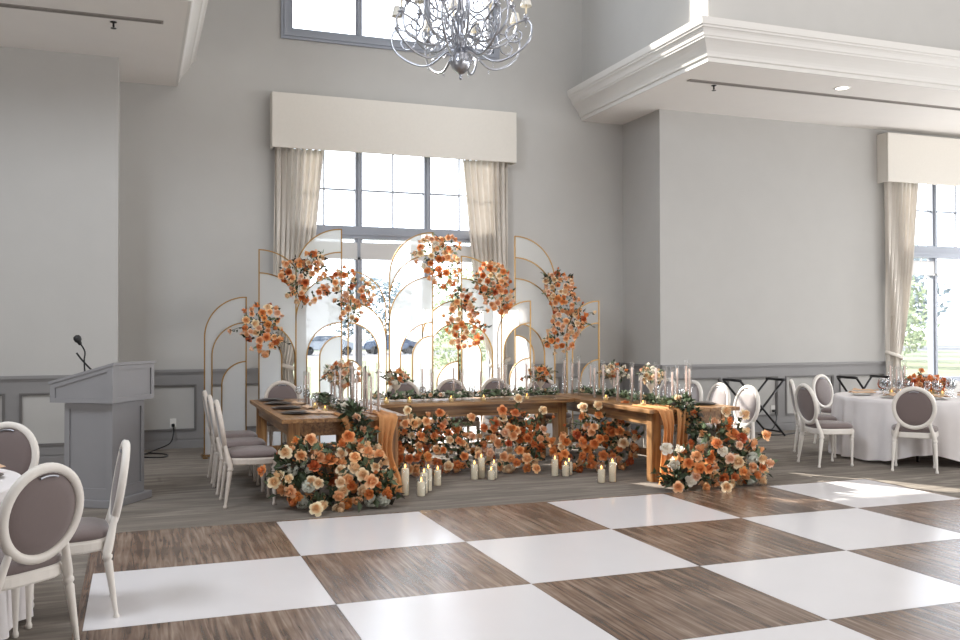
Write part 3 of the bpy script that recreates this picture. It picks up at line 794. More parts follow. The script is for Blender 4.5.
def rose_mesh(name, m, openness=1):
    """unit-diameter rose looking along +Z"""
    bm = B()
    petal_ring(bm, 3, .08, .50, 0, -.85, 1.3, z0=.12)
    petal_ring(bm, 3, .15, .50, .6, -.4, 1.1, z0=.08)
    petal_ring(bm, 4, .22, .50, .2, .05, .85, z0=.02)
    petal_ring(bm, 4, .28, .46, .95, .28, .80, z0=-.04)
    petal_ring(bm, 5, .33, .38, .3, .42, .66, z0=-.10)
    petal_ring(bm, 5, .37*openness, .26, .95, .55, .62, z0=-.16)
    me = mesh(name, bm, m, True, auto=1)
    return me
RM = {}
for k in ROSE: RM[k] = [rose_mesh('rose_'+k, ROSE[k], o_) for o_ in (1, 1.08)]
def bud_mesh():
    bm = B(); petal_ring(bm, 3, .12, .5, 0, 0, 1.1); petal_ring(bm, 4, .2, .5, .5, .1, .85, z0=-.03)
    return mesh('rose_bud', bm, ROSE['orange'], True, auto=1)
BUD = bud_mesh()
def put_rose(parent, pos, d, size, col, name='rose'):
    me = BUD if col == 'bud' else random.choice(RM[col])
    o = bpy.data.objects.new(name, me); C.objects.link(o); o.parent = parent
    q = Vector(d).normalized().to_track_quat('Z', 'Y')
    o.rotation_mode = 'QUATERNION'; o.rotation_quaternion = q @ Matrix.Rotation(random.uniform(0,6.28), 3, 'Z').to_quaternion()
    o.location = pos; o.scale = (size,)*3
    return o
def leafpoly(bm, p, d, n, L, W, mi=0):
    d = Vector(d).normalized(); n = Vector(n); s = d.cross(n)
    if s.length < 1e-3: s = d.cross(Vector((.3,.5,.8)))
    s.normalize(); n2 = s.cross(d)
    p = Vector(p)
    a = bm.verts.new(p); b = bm.verts.new(p+d*L*.4+s*W*.5+n2*.12*L); c = bm.verts.new(p+d*L+n2*-.08*L); e = bm.verts.new(p+d*L*.4-s*W*.5+n2*.12*L); m_ = bm.verts.new(p+d*L*.45)
    for f in ((a,b,m_),(b,c,m_),(c,e,m_),(e,a,m_)):
        g = bm.faces.new(f); g.material_index = mi
def rnd_dir():
    z = random.uniform(-1,1); a = random.uniform(0,2*pi); r = math.sqrt(1-z*z); return Vector((r*cos(a), r*sin(a), z))
LEAFM = [M['leaf'], M['euca'], M['darkleaf']]
def pickcol(w): return random.choices(list(w), list(w.values()))[0]
WFLOOR = dict(peach=32, orange=32, rust=16, cream=12, blush=6)
WARCH = dict(peach=38, orange=20, rust=6, cream=18, blush=18)
def ellip_pts(n, jitter=.25):
    ga = pi*(3-math.sqrt(5)); out = []
    for i in range(n):
        z = 1-2*(i+.5)/n; r = math.sqrt(1-z*z); a = ga*i
        v = Vector((r*cos(a), r*sin(a), z))+Vector([random.uniform(-jitter,jitter) for _ in range(3)])
        out.append(v.normalized())
    return out
def arrangement(name, label, cat, base, blobs, nrose, size, weights, nleaf, group, leafw=(5,3,2), zmin=None, sprigs=6, facing=None, leafL=.07, hyd=0, white=0, budn=2):
    """blobs: (dx,dy,dz,rx,ry,rz) ellipsoids relative to base; roses cover them, leaves fill between"""
    t = thing(name, label, cat, base, 0, group)
    tot = sum(b[3]*b[5]+b[4]*b[5]+b[3]*b[4] for b in blobs)
    placed = []
    for b in blobs:
        n = max(3, int(nrose*2.0*(b[3]*b[5]+b[4]*b[5]+b[3]*b[4])/tot))
        for v in ellip_pts(n):
            if facing is not None and v.y > facing: continue
            k = random.uniform(.82, 1.12)
            p = Vector((b[0]+v.x*b[3]*k, b[1]+v.y*b[4]*k, b[2]+v.z*b[5]*k))
            if zmin is not None and base[2]+p.z < zmin: continue
            inside = any(((p.x-q[0])/q[3])**2+((p.y-q[1])/q[4])**2+((p.z-q[2])/q[5])**2 < .55 for q in blobs if q is not b)
            if inside or len(placed) >= 86: continue
            s = size*random.uniform(.78,1.18)
            if any((p-q).length < (s+sz)*.36 for q, sz in placed): continue
            d = Vector((v.x/b[3], v.y/b[4], v.z/b[5])).normalized()+Vector((0,-.35,.1))+rnd_dir()*.3
            c = pickcol(weights)
            if white and (p.x-b[0])/b[3] < white and random.random() < .5: c = 'white'
            put_rose(t, p, d, s, c); placed.append((p, s))
    bm = B()
    for i in range(nleaf):
        b = random.choice(blobs); v = rnd_dir(); k = random.uniform(.35, 1.1)
        if facing is not None and v.y > facing+.3: continue
        p = Vector((b[0]+v.x*b[3]*k, b[1]+v.y*b[4]*k, b[2]+v.z*b[5]*k))
        if zmin is not None and base[2]+p.z < zmin: p.z = zmin-base[2]+random.uniform(0,.03)
        d = (v+rnd_dir()*.8); 
        if zmin is not None and base[2]+p.z < zmin+.06: d.z = abs(d.z)
        L = leafL*random.uniform(.7,1.4)
        leafpoly(bm, p, d, rnd_dir(), L, L*.55, random.choices((0,1,2), leafw)[0])
    for i in range(sprigs):
        b = random.choice(blobs); v = rnd_dir(); v.z = abs(v.z)*.8+(.1 if zmin is not None else -.4*random.random()); v.y = -abs(v.y)*.5 if facing is not None else v.y
        v.normalize()
        st = Vector((b[0]+v.x*b[3]*.8, b[1]+v.y*b[4]*.8, b[2]+v.z*b[5]*.8)); L = random.uniform(.12,.26)*(size/.1)
        en = st+v*L+Vector((0,0,-.03))
        if zmin is not None and base[2]+en.z < zmin+.03: en.z = zmin+.04-base[2]
        mid = (st+en)/2+Vector((0,0,.02)); tube(bm, [st, mid, en], .0035, 5)
        for k in range(5):
            f = (k+1)/6; pp = st.lerp(en, f)
            leafpoly(bm, pp, v+rnd_dir()*.9, rnd_dir(), leafL*.9, leafL*.5, random.choices((0,1,2), leafw)[0])
        if i % 2 == 0: put_rose(t, en, v+Vector((0,-.4,0)), size*.85, 'bud' if i % 4 == 0 and budn else pickcol(weights))
    obj('foliage', bm, LEAFM, t, auto=1)
    for i in range(hyd):
        b = blobs[i % len(blobs)]; v = rnd_dir(); v.y = -abs(v.y); v.z = -abs(v.z)*.6+.15; v.normalize()
        p = Vector((b[0]+v.x*b[3]*.85, b[1]+v.y*b[4]*.85, b[2]+v.z*b[5]*.85))
        if base[2]+p.z < .06: p.z = .07-base[2]
        bm = B(); r = size*.65
        for _ in range(70):
            q = rnd_dir(); 
            leafpoly(bm, p+q*r*.85, q.cross(rnd_dir()), q, r*.5, r*.45)
            leafpoly(bm, p+q*r*.75, q.cross(rnd_dir()), q, r*.5, r*.45)
        obj('hydrangea', bm, M['hyd'], t, auto=1)
    return t
def spires(t, lst, size, cols=('cream','peach','orange')):
    """single roses standing clear of the mound on their own stems"""
    for i, (x0, z0, x, y, z) in enumerate(lst):
        bm = B(); pts = smoothpath([(x0, 0, z0), ((x0+x)/2, y/2, (z0+z)/2+.03), (x, y, z)], 4); tube(bm, pts, .004, 5)
        for p in pts[2:-1:2]: leafpoly(bm, p, rnd_dir(), rnd_dir(), .07, .04); leafpoly(bm, p, rnd_dir(), rnd_dir(), .06, .035)
        obj('rose_stem', bm, M['stem'], t, auto=1)
        put_rose(t, (x, y, z), ((x-x0)*1.2, -1, .5), size, cols[i % len(cols)])
GF = 'rose arrangements massed on the carpet in front of the tables'
_t = arrangement('floor_flowers','large rose and hydrangea mound on the carpet in front of the left wing table','flowers',(1.86,.5,0),
    [(-.15,0,.22,.42,.27,.24),(.17,-.02,.24,.3,.26,.28),(-.3,.05,.42,.2,.17,.2),(.12,.06,.4,.28,.18,.17),(.34,-.05,.12,.18,.18,.15),(-.42,.0,.38,.13,.13,.16)], 124, .102,
    dict(peach=34, orange=24, rust=8, cream=30, blush=4), 560, GF, zmin=.03, sprigs=9, hyd=7, leafL=.085)
spires(_t, [(-.3,.4,-.5,-.05,.52),(-.4,.25,-.6,-.08,.27),(-.15,.5,-.28,-.05,.62),(.1,.5,.05,-.08,.64),(-.2,.1,-.28,-.32,.06)], .11, ('cream','cream','peach','orange','cream'))
_t = arrangement('floor_flowers','narrow rose mound on the carpet beside the left wing table leg','flowers',(2.92,1.95,0),
    [(0,0,.24,.2,.2,.26),(-.02,.05,.5,.14,.14,.16)], 42, .092, WFLOOR, 220, GF, zmin=.03, sprigs=4)
spires(_t, [(0,.5,-.04,-.05,.72),(.05,.4,.16,-.08,.6)], .09)
_t = arrangement('floor_flowers','rose mound on the carpet below the left half of the head table','flowers',(3.42,2.0,0),
    [(-.08,0,.26,.27,.22,.27),(.17,0,.2,.22,.2,.22),(-.1,.05,.46,.2,.14,.16)], 66, .092, WFLOOR, 320, GF, zmin=.03, sprigs=5)
spires(_t, [(-.1,.5,-.16,-.04,.68),(.1,.4,.2,-.08,.62),(.2,.3,.34,-.1,.5)], .092, ('orange','peach','orange'))
_t = arrangement('floor_flowers','rose mound with one tall cream rose below the middle of the head table','flowers',(4.12,1.86,0),
    [(0,0,.26,.33,.24,.27),(-.05,.02,.48,.26,.18,.19),(.2,0,.34,.18,.18,.2)], 84, .094, WFLOOR, 280, GF, zmin=.03, sprigs=6)
spires(_t, [(0,.55,.02,-.04,.82),(-.1,.5,-.18,-.06,.7),(.2,.4,.32,-.04,.68),(.1,.1,.12,-.3,.07)], .1, ('cream','orange','cream','peach'))
_t = arrangement('floor_flowers','rose mound with cream roses on top below the right end of the head table','flowers',(4.98,1.62,0),
    [(-.28,.02,.22,.22,.2,.22),(.05,0,.28,.28,.22,.28),(.28,-.08,.3,.2,.18,.26),(0,.04,.5,.22,.15,.15)], 84, .094, WFLOOR, 280, GF, zmin=.03, sprigs=7)
spires(_t, [(-.1,.5,-.16,-.04,.72),(0,.5,.02,-.06,.74),(.25,.5,.34,-.1,.74),(.28,.45,.4,-.1,.6)], .105, ('cream','cream','orange','orange'))
_t = arrangement('floor_flowers','big rose mound with white blooms at its left, below the right wing table','flowers',(5.68,.22,0),
    [(-.3,0,.2,.25,.22,.22),(.08,-.02,.28,.36,.25,.28),(.32,0,.2,.22,.2,.2),(.02,.05,.48,.25,.17,.18),(-.52,-.02,.1,.12,.12,.1)], 106, .102,
    dict(peach=34, orange=26, rust=10, cream=18, blush=8), 480, GF, zmin=.03, sprigs=9, hyd=4, white=-.35, leafL=.085)
spires(_t, [(.2,.5,.26,-.05,.72),(-.2,.2,-.66,-.05,.42),(-.3,.1,-.62,-.2,.06),(.1,.1,-.18,-.36,.06),(.3,.3,.52,-.05,.5),(.05,.5,.04,-.05,.76)], .11, ('cream','white','peach','cream','peach','cream'))
GA = 'rose clusters wired to the gold arch frames'
AY = 4.27
def acl(label, x, z, blobs, n, leaf=(5,3,2), sp=5, w=WARCH):
    blobs = [(a*1.1, b, c*1.1, d*1.15, e, f*1.12) for a, b, c, d, e, f in blobs]
    arrangement('arch_flowers', label, 'flowers', (x, AY, z), blobs, int(n*1.6), .084, w, 170, GA, leafw=leaf, sprigs=sp, facing=.45, leafL=.06)
acl('trailing rose cluster on the short left arch frame', 1.64, 1.6, [(0,0,.12,.2,.1,.16),(.02,0,-.08,.17,.1,.2),(-.05,0,.02,.17,.1,.14)], 46, sp=6)
acl('large rose cluster on the tall left arch frame', 2.2, 2.22, [(-.12,0,.1,.18,.1,.16),(.03,0,-.03,.2,.11,.24),(.1,0,.2,.12,.08,.16)], 48, sp=8)
acl('loose rose cluster where the left tall and medium frames meet', 2.78, 2.08, [(-.08,0,.1,.14,.09,.18),(.08,0,0,.17,.1,.16),(0,0,-.2,.12,.08,.14)], 28, leaf=(1,6,1), sp=4)
acl('tall rose cluster with white blooms on the middle tall frame', 4.0, 2.42, [(-.08,0,.18,.2,.1,.22),(.06,0,0,.18,.1,.22),(.1,0,.3,.15,.08,.1)], 42, leaf=(2,6,1), sp=6, w=dict(peach=30,orange=20,rust=6,cream=22,blush=14,white=8))
acl('rose cluster on the medium frame beside the right curtain', 4.8, 2.25, [(0,0,.06,.2,.1,.2),(.08,0,-.16,.17,.1,.2),(-.1,0,-.02,.14,.09,.14)], 44, leaf=(2,6,1), sp=5, w=dict(peach=34,orange=20,rust=8,cream=22,blush=14))
acl('drooping rose cluster low in the middle of the arches', 4.36, 1.66, [(-.04,0,.1,.2,.1,.16),(.02,0,-.1,.22,.1,.18),(-.02,0,.32,.12,.07,.12)], 40, leaf=(2,6,1), sp=6)
acl('upper rose cluster on the right tall arch frame', 5.8, 2.14, [(0,0,.04,.2,.1,.2),(.05,0,-.12,.17,.1,.16),(-.06,0,.14,.12,.08,.12)], 40, leaf=(6,2,3), sp=6)
acl('lower rose cluster hanging from the right tall arch frame', 5.88, 1.6, [(.04,0,.06,.2,.1,.18),(-.05,0,-.14,.2,.1,.16),(.18,0,.12,.12,.08,.12)], 42, leaf=(6,2,3), sp=6)

# greenery garlands
def garland(label, path, n, width, nrose, group, wts, drop=False, leafL=.055, size=.06, lw=(4,5,1)):
    t = thing('garland', label, 'garland', path[0], 0, group); o0 = Vector(path[0])
    P = [p-o0 for p in smoothpath(path, 14)]; bm = B()
    tube(bm, [p+Vector((0,0,.015 if not drop else 0)) for p in P], .006, 5)
    for i in range(n):
        k = random.random()*(len(P)-1); a = int(k); p = P[a].lerp(P[min(a+1,len(P)-1)], k-a)
        tdir = (P[min(a+1,len(P)-1)]-P[a]).normalized()
        off = rnd_dir(); off -= tdir*off.dot(tdir); off.normalize(); off.z = abs(off.z)*.75 if not drop else off.z
        p2 = p+off*width*random.uniform(0,.75); d = off+tdir*random.uniform(-1,1)+Vector((0,0,.15))
        if not drop: d.z = abs(d.z)*.5
        L = leafL*random.uniform(.7,1.3)
        leafpoly(bm, p2+(Vector((0,0,.012)) if not drop else Vector()), d, Vector((0,0,1))+rnd_dir(), L, L*.62, random.choices((0,1,2), lw)[0])
    obj('foliage', bm, LEAFM, t, auto=1)
    for i in range(nrose):
        k = (i+random.random())/nrose*(len(P)-1); a = int(k); p = P[a]+Vector((random.uniform(-.6,.6)*width, random.uniform(-.6,.2)*width, width*.45))
        put_rose(t, p, Vector((random.uniform(-.5,.5),-1,.5)), size*random.uniform(.8,1.2), pickcol(wts))
    return t
GW = dict(white=6, cream=3, blush=2)
garland('eucalyptus garland with small white roses along the head table', [(2.7,2.72,.775),(3.4,2.62,.775),(4.2,2.7,.775),(5.0,2.66,.775)], 900, .13, 20, None, GW)
garland('greenery garland lying along the left wing table', [(2.2,3.35,.775),(2.12,2.6,.775),(2.12,1.7,.775),(2.05,1.0,.775)], 620, .1, 9, None, GW, lw=(6,3,2))
garland('greenery garland lying along the right wing table', [(5.5,3.0,.775),(5.52,2.2,.775),(5.5,1.4,.775),(5.45,.7,.775)], 760, .12, 12, None, GW)
garland('dark greenery cascade with white roses falling over the end of the left wing table', [(2.05,.98,.8),(2.06,.9,.8),(2.1,.84,.66),(2.14,.83,.5),(2.17,.82,.42)], 330, .13, 4, None, GW, True, .07, .085, (6,2,2))
garland('dark greenery cascade falling over the end of the right wing table', [(5.45,.65,.81),(5.5,.56,.8),(5.55,.52,.64),(5.6,.5,.48),(5.63,.48,.36)], 340, .12, 4, None, dict(cream=3,orange=2), True, .07, .08, (6,2,2))

# chiffon runners
def runner(label, x, y, halfw, ytop, side=1, gap=.09, flare=.05):
    t = thing('chiffon_runner', label, 'runner', (x, y, 0), 0, None)
    for s in (-1, 1):
        bm = B(); nu, nv = 22, 26; g = []
        for j in range(nv+1):
            v = j/nv
            if v < .25: yy = ytop*(1-v/.25); z = .768
            else: k = (v-.25)/.75; yy = -.045-.02*sin(k*9)-.05*k; z = .768*(1-k)+.012*k
            row = []
            for i in range(nu+1):
                u = i/nu; kk = max(0,(v-.25)/.75)
                xx = s*(gap*(1-.2*kk) + (halfw-gap)*u*(1-.35*sin(min(1,kk*1.3)*pi)) + flare*kk*kk*u)
                a = .012+.02*kk
                row.append(bm.verts.new((xx, yy+(a*sin(u*17+s+kk*2) if v > .25 else 0), z+(.006+.006*sin(u*17+v*8) if v <= .25 else 0))))
            g.append(row)
        for a, b in zip(g, g[1:]):
            for i in range(nu): bm.faces.new((a[i], a[i+1], b[i+1], b[i]))
        obj('drape', bm, M['chiffon'], t, smooth=True)
runner('peach chiffon runner draped over the near end of the left wing table', 2.22, .93, .28, .5)
runner('sunlit peach chiffon runner draped over the near end of the right wing table', 5.36, .6, .2, .5, gap=.03)

# table bouquets in footed vases
def bouquet(label, x, y, z, r, n, w, h=.2, m='ceramic'):
    t = arrangement('bouquet', label, 'flowers', (x, y, z), [(0,0,h+r*.55,r,r,r*.62)], n, .062 if r < .2 else .075, w, 150, 'bouquets in footed vases on the tables', leafw=(3,5,2), sprigs=6, leafL=.05, budn=0)
    bm = B(); lathe(bm, [(.055,.0),(.055,.008),(.02,.02),(.014,.06),(.016,h*.55),(.05,h*.75),(.07,h),(.065,h),(.04,h*.8)], 20); obj('footed_vase', bm, M[m], t)
WB = dict(blush=5, peach=4, cream=5, orange=2, white=3)
bouquet('large pale bouquet in a footed vase on the left wing table', 2.42, 3.1, .76, .2, 26, WB, .2)
bouquet('small bouquet in a footed vase at the left end of the head table', 3.05, 3.0, .76, .125, 16, dict(orange=4,peach=3,blush=4,white=3), .2)
bouquet('small white and orange footed-vase bouquet at the right end of the head table', 4.93, 2.98, .76, .13, 18, dict(white=6,cream=4,orange=3), .2)
bouquet('white bouquet in a footed vase on the far half of the right wing table', 5.72, 2.5, .76, .15, 20, dict(white=7,cream=5,orange=3), .22)
bouquet('white bouquet in a footed vase on the near half of the right wing table', 5.78, 1.72, .76, .13, 18, dict(white=7,cream=5,blush=2), .22)

# ------------------------------------------------------------------ candles
def taper(label, x, y, z, h, group, protos={}):
    key = round(h*20)
    if key in protos:
        o = dup(protos[key], (x, y, z), random.random()*6, label, group); return o
    t = thing('taper_candle', label, 'candle', (x, y, z), 0, group); protos[key] = t
    bm = B(); lathe(bm, [(.03,0),(.03,.006),(.012,.012),(.014,.03)], 14); obj('base', bm, M['glass'], t)
    bm = B(); lathe(bm, [(.0105,.012),(.0105,h*.86),(.004,h*.87)], 10); obj('candle', bm, M['taper'], t)
    bm = B(); lathe(bm, [(.0255,.006),(.0255,h),(.0235,h),(.0235,.008)], 16, cap=False); obj('glass_tube', bm, M['glass'], t)
    bm = B(); lathe(bm, [(.001,h*.87),(.001,h*.89)], 5); obj('wick', bm, M['wick'], t)
    return t
def tapers(lst, label, group):
    for i, (x, y, h) in enumerate(lst): taper(label, x, y, .76, h, group)
tapers([(2.33,3.3,.42),(2.3,2.95,.38),(2.28,2.55,.46),(2.36,2.3,.5),(2.3,2.0,.42),(2.4,1.9,.5),(2.36,1.6,.46),(2.42,1.35,.5),(2.32,1.25,.42),(1.95,2.9,.36),(1.92,2.5,.4),(2.46,2.8,.44),(2.3,1.8,.36)],
       'pale taper candle in a clear glass tube on the left wing table', 'taper candles on the left wing table')
tapers([(3.35,2.9,.4),(3.45,2.85,.34),(3.75,2.92,.42),(3.84,2.86,.36),(4.1,2.92,.34),(4.32,2.86,.42),(4.42,2.92,.46),(4.55,2.88,.38),(4.72,2.94,.44),(4.78,2.86,.38)],
       'pale taper candle in a clear glass tube at the back of the head table', 'taper candles on the head table')
tapers([(5.3,3.05,.5),(5.36,2.95,.44),(5.42,2.88,.5),(5.62,2.95,.42),(5.66,2.4,.36),(5.34,2.3,.4),(5.38,2.15,.46),(5.3,1.65,.42),(5.4,1.5,.46),(5.34,1.2,.36),(5.62,1.35,.44),(5.68,1.25,.4),(5.74,1.1,.46),(5.6,.98,.38),(5.8,.95,.44),(5.7,.86,.5)],
       'pale taper candle in a clear glass tube on the right wing table', 'taper candles on the right wing table')
def pillar(label, x, y, h, group, protos={}):
    key = round(h*50)
    if key in protos: return dup(protos[key], (x, y, 0), random.random()*6, label, group)
    t = thing('pillar_candle', label, 'candle', (x, y, 0), 0, group); protos[key] = t
    bm = B(); lathe(bm, [(.034,.004),(.036,.01),(.036,h-.006),(.032,h),(.02,h-.006),(.0,h-.008)], 20); obj('candle', bm, M['wax'], t)
    bm = B(); lathe(bm, [(.0015,h-.008),(.0015,h+.01)], 6); obj('wick', bm, M['wick'], t)
    bm = B(); lathe(bm, [(.001,h+.004),(.007,h+.014),(.006,h+.026),(.0,h+.045)], 10); obj('flame', bm, M['flame'], t)
    bm = B(); lathe(bm, [(.044,.001),(.046,.004),(.046,h+.05),(.0445,h+.05),(.0445,.006)], 22, cap=False); obj('glass_holder', bm, M['glass'], t)
    return t
for lst, lb, g in (
    ([(2.56,.86,.26),(2.69,.76,.14),(2.76,.9,.2),(2.84,1.02,.22),(3.02,1.28,.16),(2.9,1.3,.12)], 'lit ivory pillar candle on the carpet beside the left wing table leg', 'pillar candles by the left wing table'),
    ([(3.5,1.5,.15),(3.6,1.56,.22),(3.72,1.5,.16),(3.66,1.42,.1)], 'lit ivory pillar candle between the two middle rose mounds', 'pillar candles below the middle of the head table'),
    ([(4.4,1.42,.18),(4.5,1.36,.12),(4.58,1.44,.14)], 'lit ivory pillar candle in front of the right part of the head table', 'pillar candles below the right part of the head table'),
    ([(4.66,.84,.14),(4.8,.86,.2)], 'lit ivory pillar candle on the carpet left of the right wing table leg', 'pillar candles by the right wing table')):
    for x, y, h in lst: pillar(lb, x, y, h, g)
def votive(label, x, y, z, group, protos=[]):
    if protos: return dup(protos[0], (x, y, z), 0, label, group)
    t = thing('votive_candle', label, 'candle', (x, y, z), 0, group); protos.append(t)
    bm = B(); lathe(bm, [(.026,.002),(.026,.04),(.0,.042)], 14); obj('candle', bm, M['wax'], t)
    bm = B(); lathe(bm, [(.028,0),(.034,.07),(.0325,.07),(.027,.003)], 16, cap=False); obj('glass_cup', bm, M['goldglass'], t)
    bm = B(); lathe(bm, [(.001,.044),(.005,.052),(.0,.07)], 8); obj('flame', bm, M['flame'], t)
    return t
for x, y in ((2.2,1.45),(1.92,1.55),(2.18,2.2),(1.9,2.0)): votive('small amber votive candle on the left wing table', x, y, .76, 'votives on the left wing table')
for x in (2.78,3.05,3.55,3.95,4.5): votive('small amber votive candle in front of the garland on the head table', x, 2.42, .76, 'votives on the head table')
for x, y in ((5.25,1.0),(5.28,1.9),(5.7,2.05)): votive('small amber votive candle on the right wing table', x, y, .76, 'votives on the right wing table')

# ------------------------------------------------------------------ tableware on the farm tables
def plate_set(label, x, y, z, group, protos={}, kind='dark', r=.155):
    if kind in protos: return dup(protos[kind], (x, y, z), random.random()*6, label, group)
    t = thing('plate', label, 'plate', (x, y, z), 0, group); protos[kind] = t
    bm = B(); lathe(bm, [(.08,.0),(.1,.004),(r-.01,.012),(r,.016),(r-.005,.018),(.105,.008),(.0,.007)], 36)
    obj('charger', bm, M['plate'] if kind == 'dark' else M['whiteplate'], t)
    if kind != 'plain':
        bm = B(); rr = r*.72; lathe(bm, [(.05,.012),(rr-.01,.02),(rr,.026),(rr-.006,.027),(.06,.017),(0,.017)], 32); obj('dinner_plate', bm, M['plate'] if kind == 'dark' else M['whiteplate'], t)
    return t
for (x, y), lb in (((1.62,1.5),'dark stacked dinner plate nearest the viewer on the left wing table'),((1.62,2.12),'dark stacked dinner plate in the middle of the left wing table'),((1.62,2.75),'dark stacked dinner plate third along the left wing table'),((1.62,3.3),'dark stacked dinner plate at the far end of the left wing table')):
    plate_set(lb, x, y, .76, 'dark plates on the left wing table')
plate_set('dark stacked plate at the right edge of the right wing table', 6.0, 1.0, .76, 'dark plates on the right wing table')
plate_set('dark stacked plate on the far half of the right wing table', 6.0, 1.6, .76, 'dark plates on the right wing table')
def napkin(label, x, y, z, rz, group, L=.24, W=.07):
    bm = B(); nu, nv = 14, 8; g = []
    for j in range(nv+1):
        v = j/nv; row = []
        for i in range(nu+1):
            u = i/nu; k = .55+.45*abs(2*u-1)**1.2
            row.append(bm.verts.new(((u-.5)*L, (v-.5)*W*k*1.6, .008+.018*(1-abs(2*v-1)**2)*k+.006*sin(u*11+v*7)*v*(1-v)*4)))
        g.append(row)
    for a, b in zip(g, g[1:]):
        for i in range(nu): bm.faces.new((a[i], a[i+1], b[i+1], b[i]))
    o = obj('napkin', bm, M['napkin'], None, smooth=True); o.location = (x, y, z); o.rotation_euler = (0,0,rz)
    s = o.modifiers.new('thickness', 'SOLIDIFY'); s.thickness = .004
    return tag(o, label, 'napkin', group)
for i, (x, y) in enumerate(((1.84,1.52),(1.86,2.1),(1.86,2.72))):
    napkin('gathered peach napkin beside a dark plate on the left wing table', x, y, .76, R(80+15*i), 'peach napkins on the left wing table')
runn = napkin('twisted peach cloth trailing across the left wing table toward the garland', 1.98, 1.35, .762, R(-35), None, .6, .12); runn.name = 'twisted_cloth'; runn['category'] = 'cloth'

def wineglass(label, x, y, z, group, h=.2, protos={}):
    key = round(h*100)
    if key in protos: return dup(protos[key], (x, y, z), 0, label, group)
    t = thing('wine_glass', label, 'glass', (x, y, z), 0, group); protos[key] = t
    bm = B(); lathe(bm, [(.034,0),(.034,.002),(.006,.006),(.004,.02)], 18, cap=False); obj('foot', bm, M['stemglass'], t)
    bm = B(); lathe(bm, [(.004,.006),(.0035,h*.45)], 8); obj('stem', bm, M['stemglass'], t)
    bm = B(); lathe(bm, [(.004,h*.45),(.03,h*.53),(.04,h*.68),(.036,h*.85),(.031,h),(.0298,h),(.0345,h*.85),(.0385,h*.68),(.029,h*.54),(.003,h*.47)], 20, cap=False); obj('bowl', bm, M['stemglass'], t)
    return t
for x, y in ((1.95,1.25),(1.86,1.78),(1.88,2.4),(1.9,3.05),(3.2,2.4),(3.8,2.4),(4.3,2.4),(4.85,2.4),(5.9,1.3),(5.95,1.9)):
    wineglass('clear wine glass on the wooden farm tables', x, y, .76, 'wine glasses on the farm tables', .18)

# ------------------------------------------------------------------ round tables
def round_table(label, clabel, cx, cy, r=.91, seed=0, lift=None):
    t = thing('round_table', label, 'table', (cx, cy, 0))
    bm = B(); lathe(bm, [(0,.725),(r-.02,.725),(r,.73),(r,.748),(r-.02,.752),(0,.752)], 48, cap=False); obj('tabletop', bm, M['tablewood'], t)
    for a in (45,135,225,315):
        bm = B(); x_, y_ = .45*cos(R(a)), .45*sin(R(a)); tube(bm, [(x_,y_,.725),(x_*1.2,y_*1.2,0)], .016, 8); obj('leg', bm, M['blackmetal'], t)
    bm = B(); n = 220; rings = []; rng = random.Random(seed)
    ph = [rng.uniform(0,6.28) for _ in range(4)]
    rings.append([bm.verts.new((0,0,.758))]*1)
    prof_ = [(.5,.758),(.95,.758),(.995,.757),(1.008,.745),(1.012,.70),(1.016,.6),(1.026,.45),(1.035,.3),(1.04,.15),(1.045,.03)]
    for k, (q, z) in enumerate(prof_):
        ring = []
        for i in range(n):
            a = 2*pi*i/n; dz = max(0, (.745-z)/.72)
            fold = (sin(a*19+ph[0])+.55*sin(a*31+ph[1])+.5*sin(a*7+ph[2]))*.035*dz**.7
            zz = z
            if lift and z < .4:
                dd = math.atan2(sin(a-lift), cos(a-lift)); zz = z+.12*math.exp(-(dd/.35)**2)*(1-z/.4)
            ring.append(bm.verts.new((r*q*cos(a)+fold*cos(a), r*q*sin(a)+fold*sin(a), zz)))
        rings.append(ring)
    c = rings[0][0]
    for i in range(n): bm.faces.new((c, rings[1][i], rings[1][(i+1)%n]))
    for a, b in zip(rings[1:], rings[2:]):
        for i in range(n): bm.faces.new((a[i], b[i], b[(i+1)%n], a[(i+1)%n]))
    o = obj('tablecloth', bm, M['cloth'], None, smooth=True); o.location = (cx, cy, .0)
    tag(o, clabel, 'tablecloth')
round_table('round folding guest table hidden under a floor-length white cloth on the right', 'floor-length white tablecloth with soft folds on the right guest table', TC[0], TC[1], .96, 3, lift=R(-128))
round_table('round folding table under a white cloth at the left foreground', 'white tablecloth on the near left table cut by the photo edge', NC[0], NC[1], .91, 5)
zt = .76
# right guest table
for k in range(8):
    a = R(20+45*k); x, y = TC[0]+.66*cos(a), TC[1]+.66*sin(a)
    plate_set('white plate laid at the edge of the right guest table', x, y, zt, 'white plates on the right guest table', kind='white', r=.14)
    napkin('peach napkin laid across a white plate on the right guest table', x, y, zt+.027, a+R(10), 'peach napkins on the right guest table', .3, .08)
    for dx, rr, h in ((.16,.42,.21),(.27,.4,.18),(-.06,.4,.2)):
        b = a+dx; wineglass('clear stemmed glass on the right guest table', TC[0]+rr*cos(b), TC[1]+rr*sin(b), zt, 'stemmed glasses on the right guest table', h)
for i, (dx, dy, lb, rr) in enumerate(((.12,.12,'orange rose centrepiece in the middle of the right guest table',.14),(.28,.0,'rust and orange rose centrepiece right of the middle of the guest table',.13))):
    arrangement('centerpiece', lb, 'flowers', (TC[0]+dx, TC[1]+dy, zt), [(0,0,.14,rr,rr,.085)], 16, .075, dict(orange=5,rust=4,peach=1), 60, 'centrepieces on the right guest table', sprigs=2, leafL=.04, budn=0)
    k_ = bpy.data.objects[-1]
for o in [o for o in bpy.data.objects if o.name.startswith('centerpiece') and o.parent is None]:
    bm = B(); lathe(bm, [(.05,0),(.06,.05),(.055,.09),(.05,.09),(.05,.01)], 18, cap=False); obj('glass_bowl', bm, M['goldglass'], o)
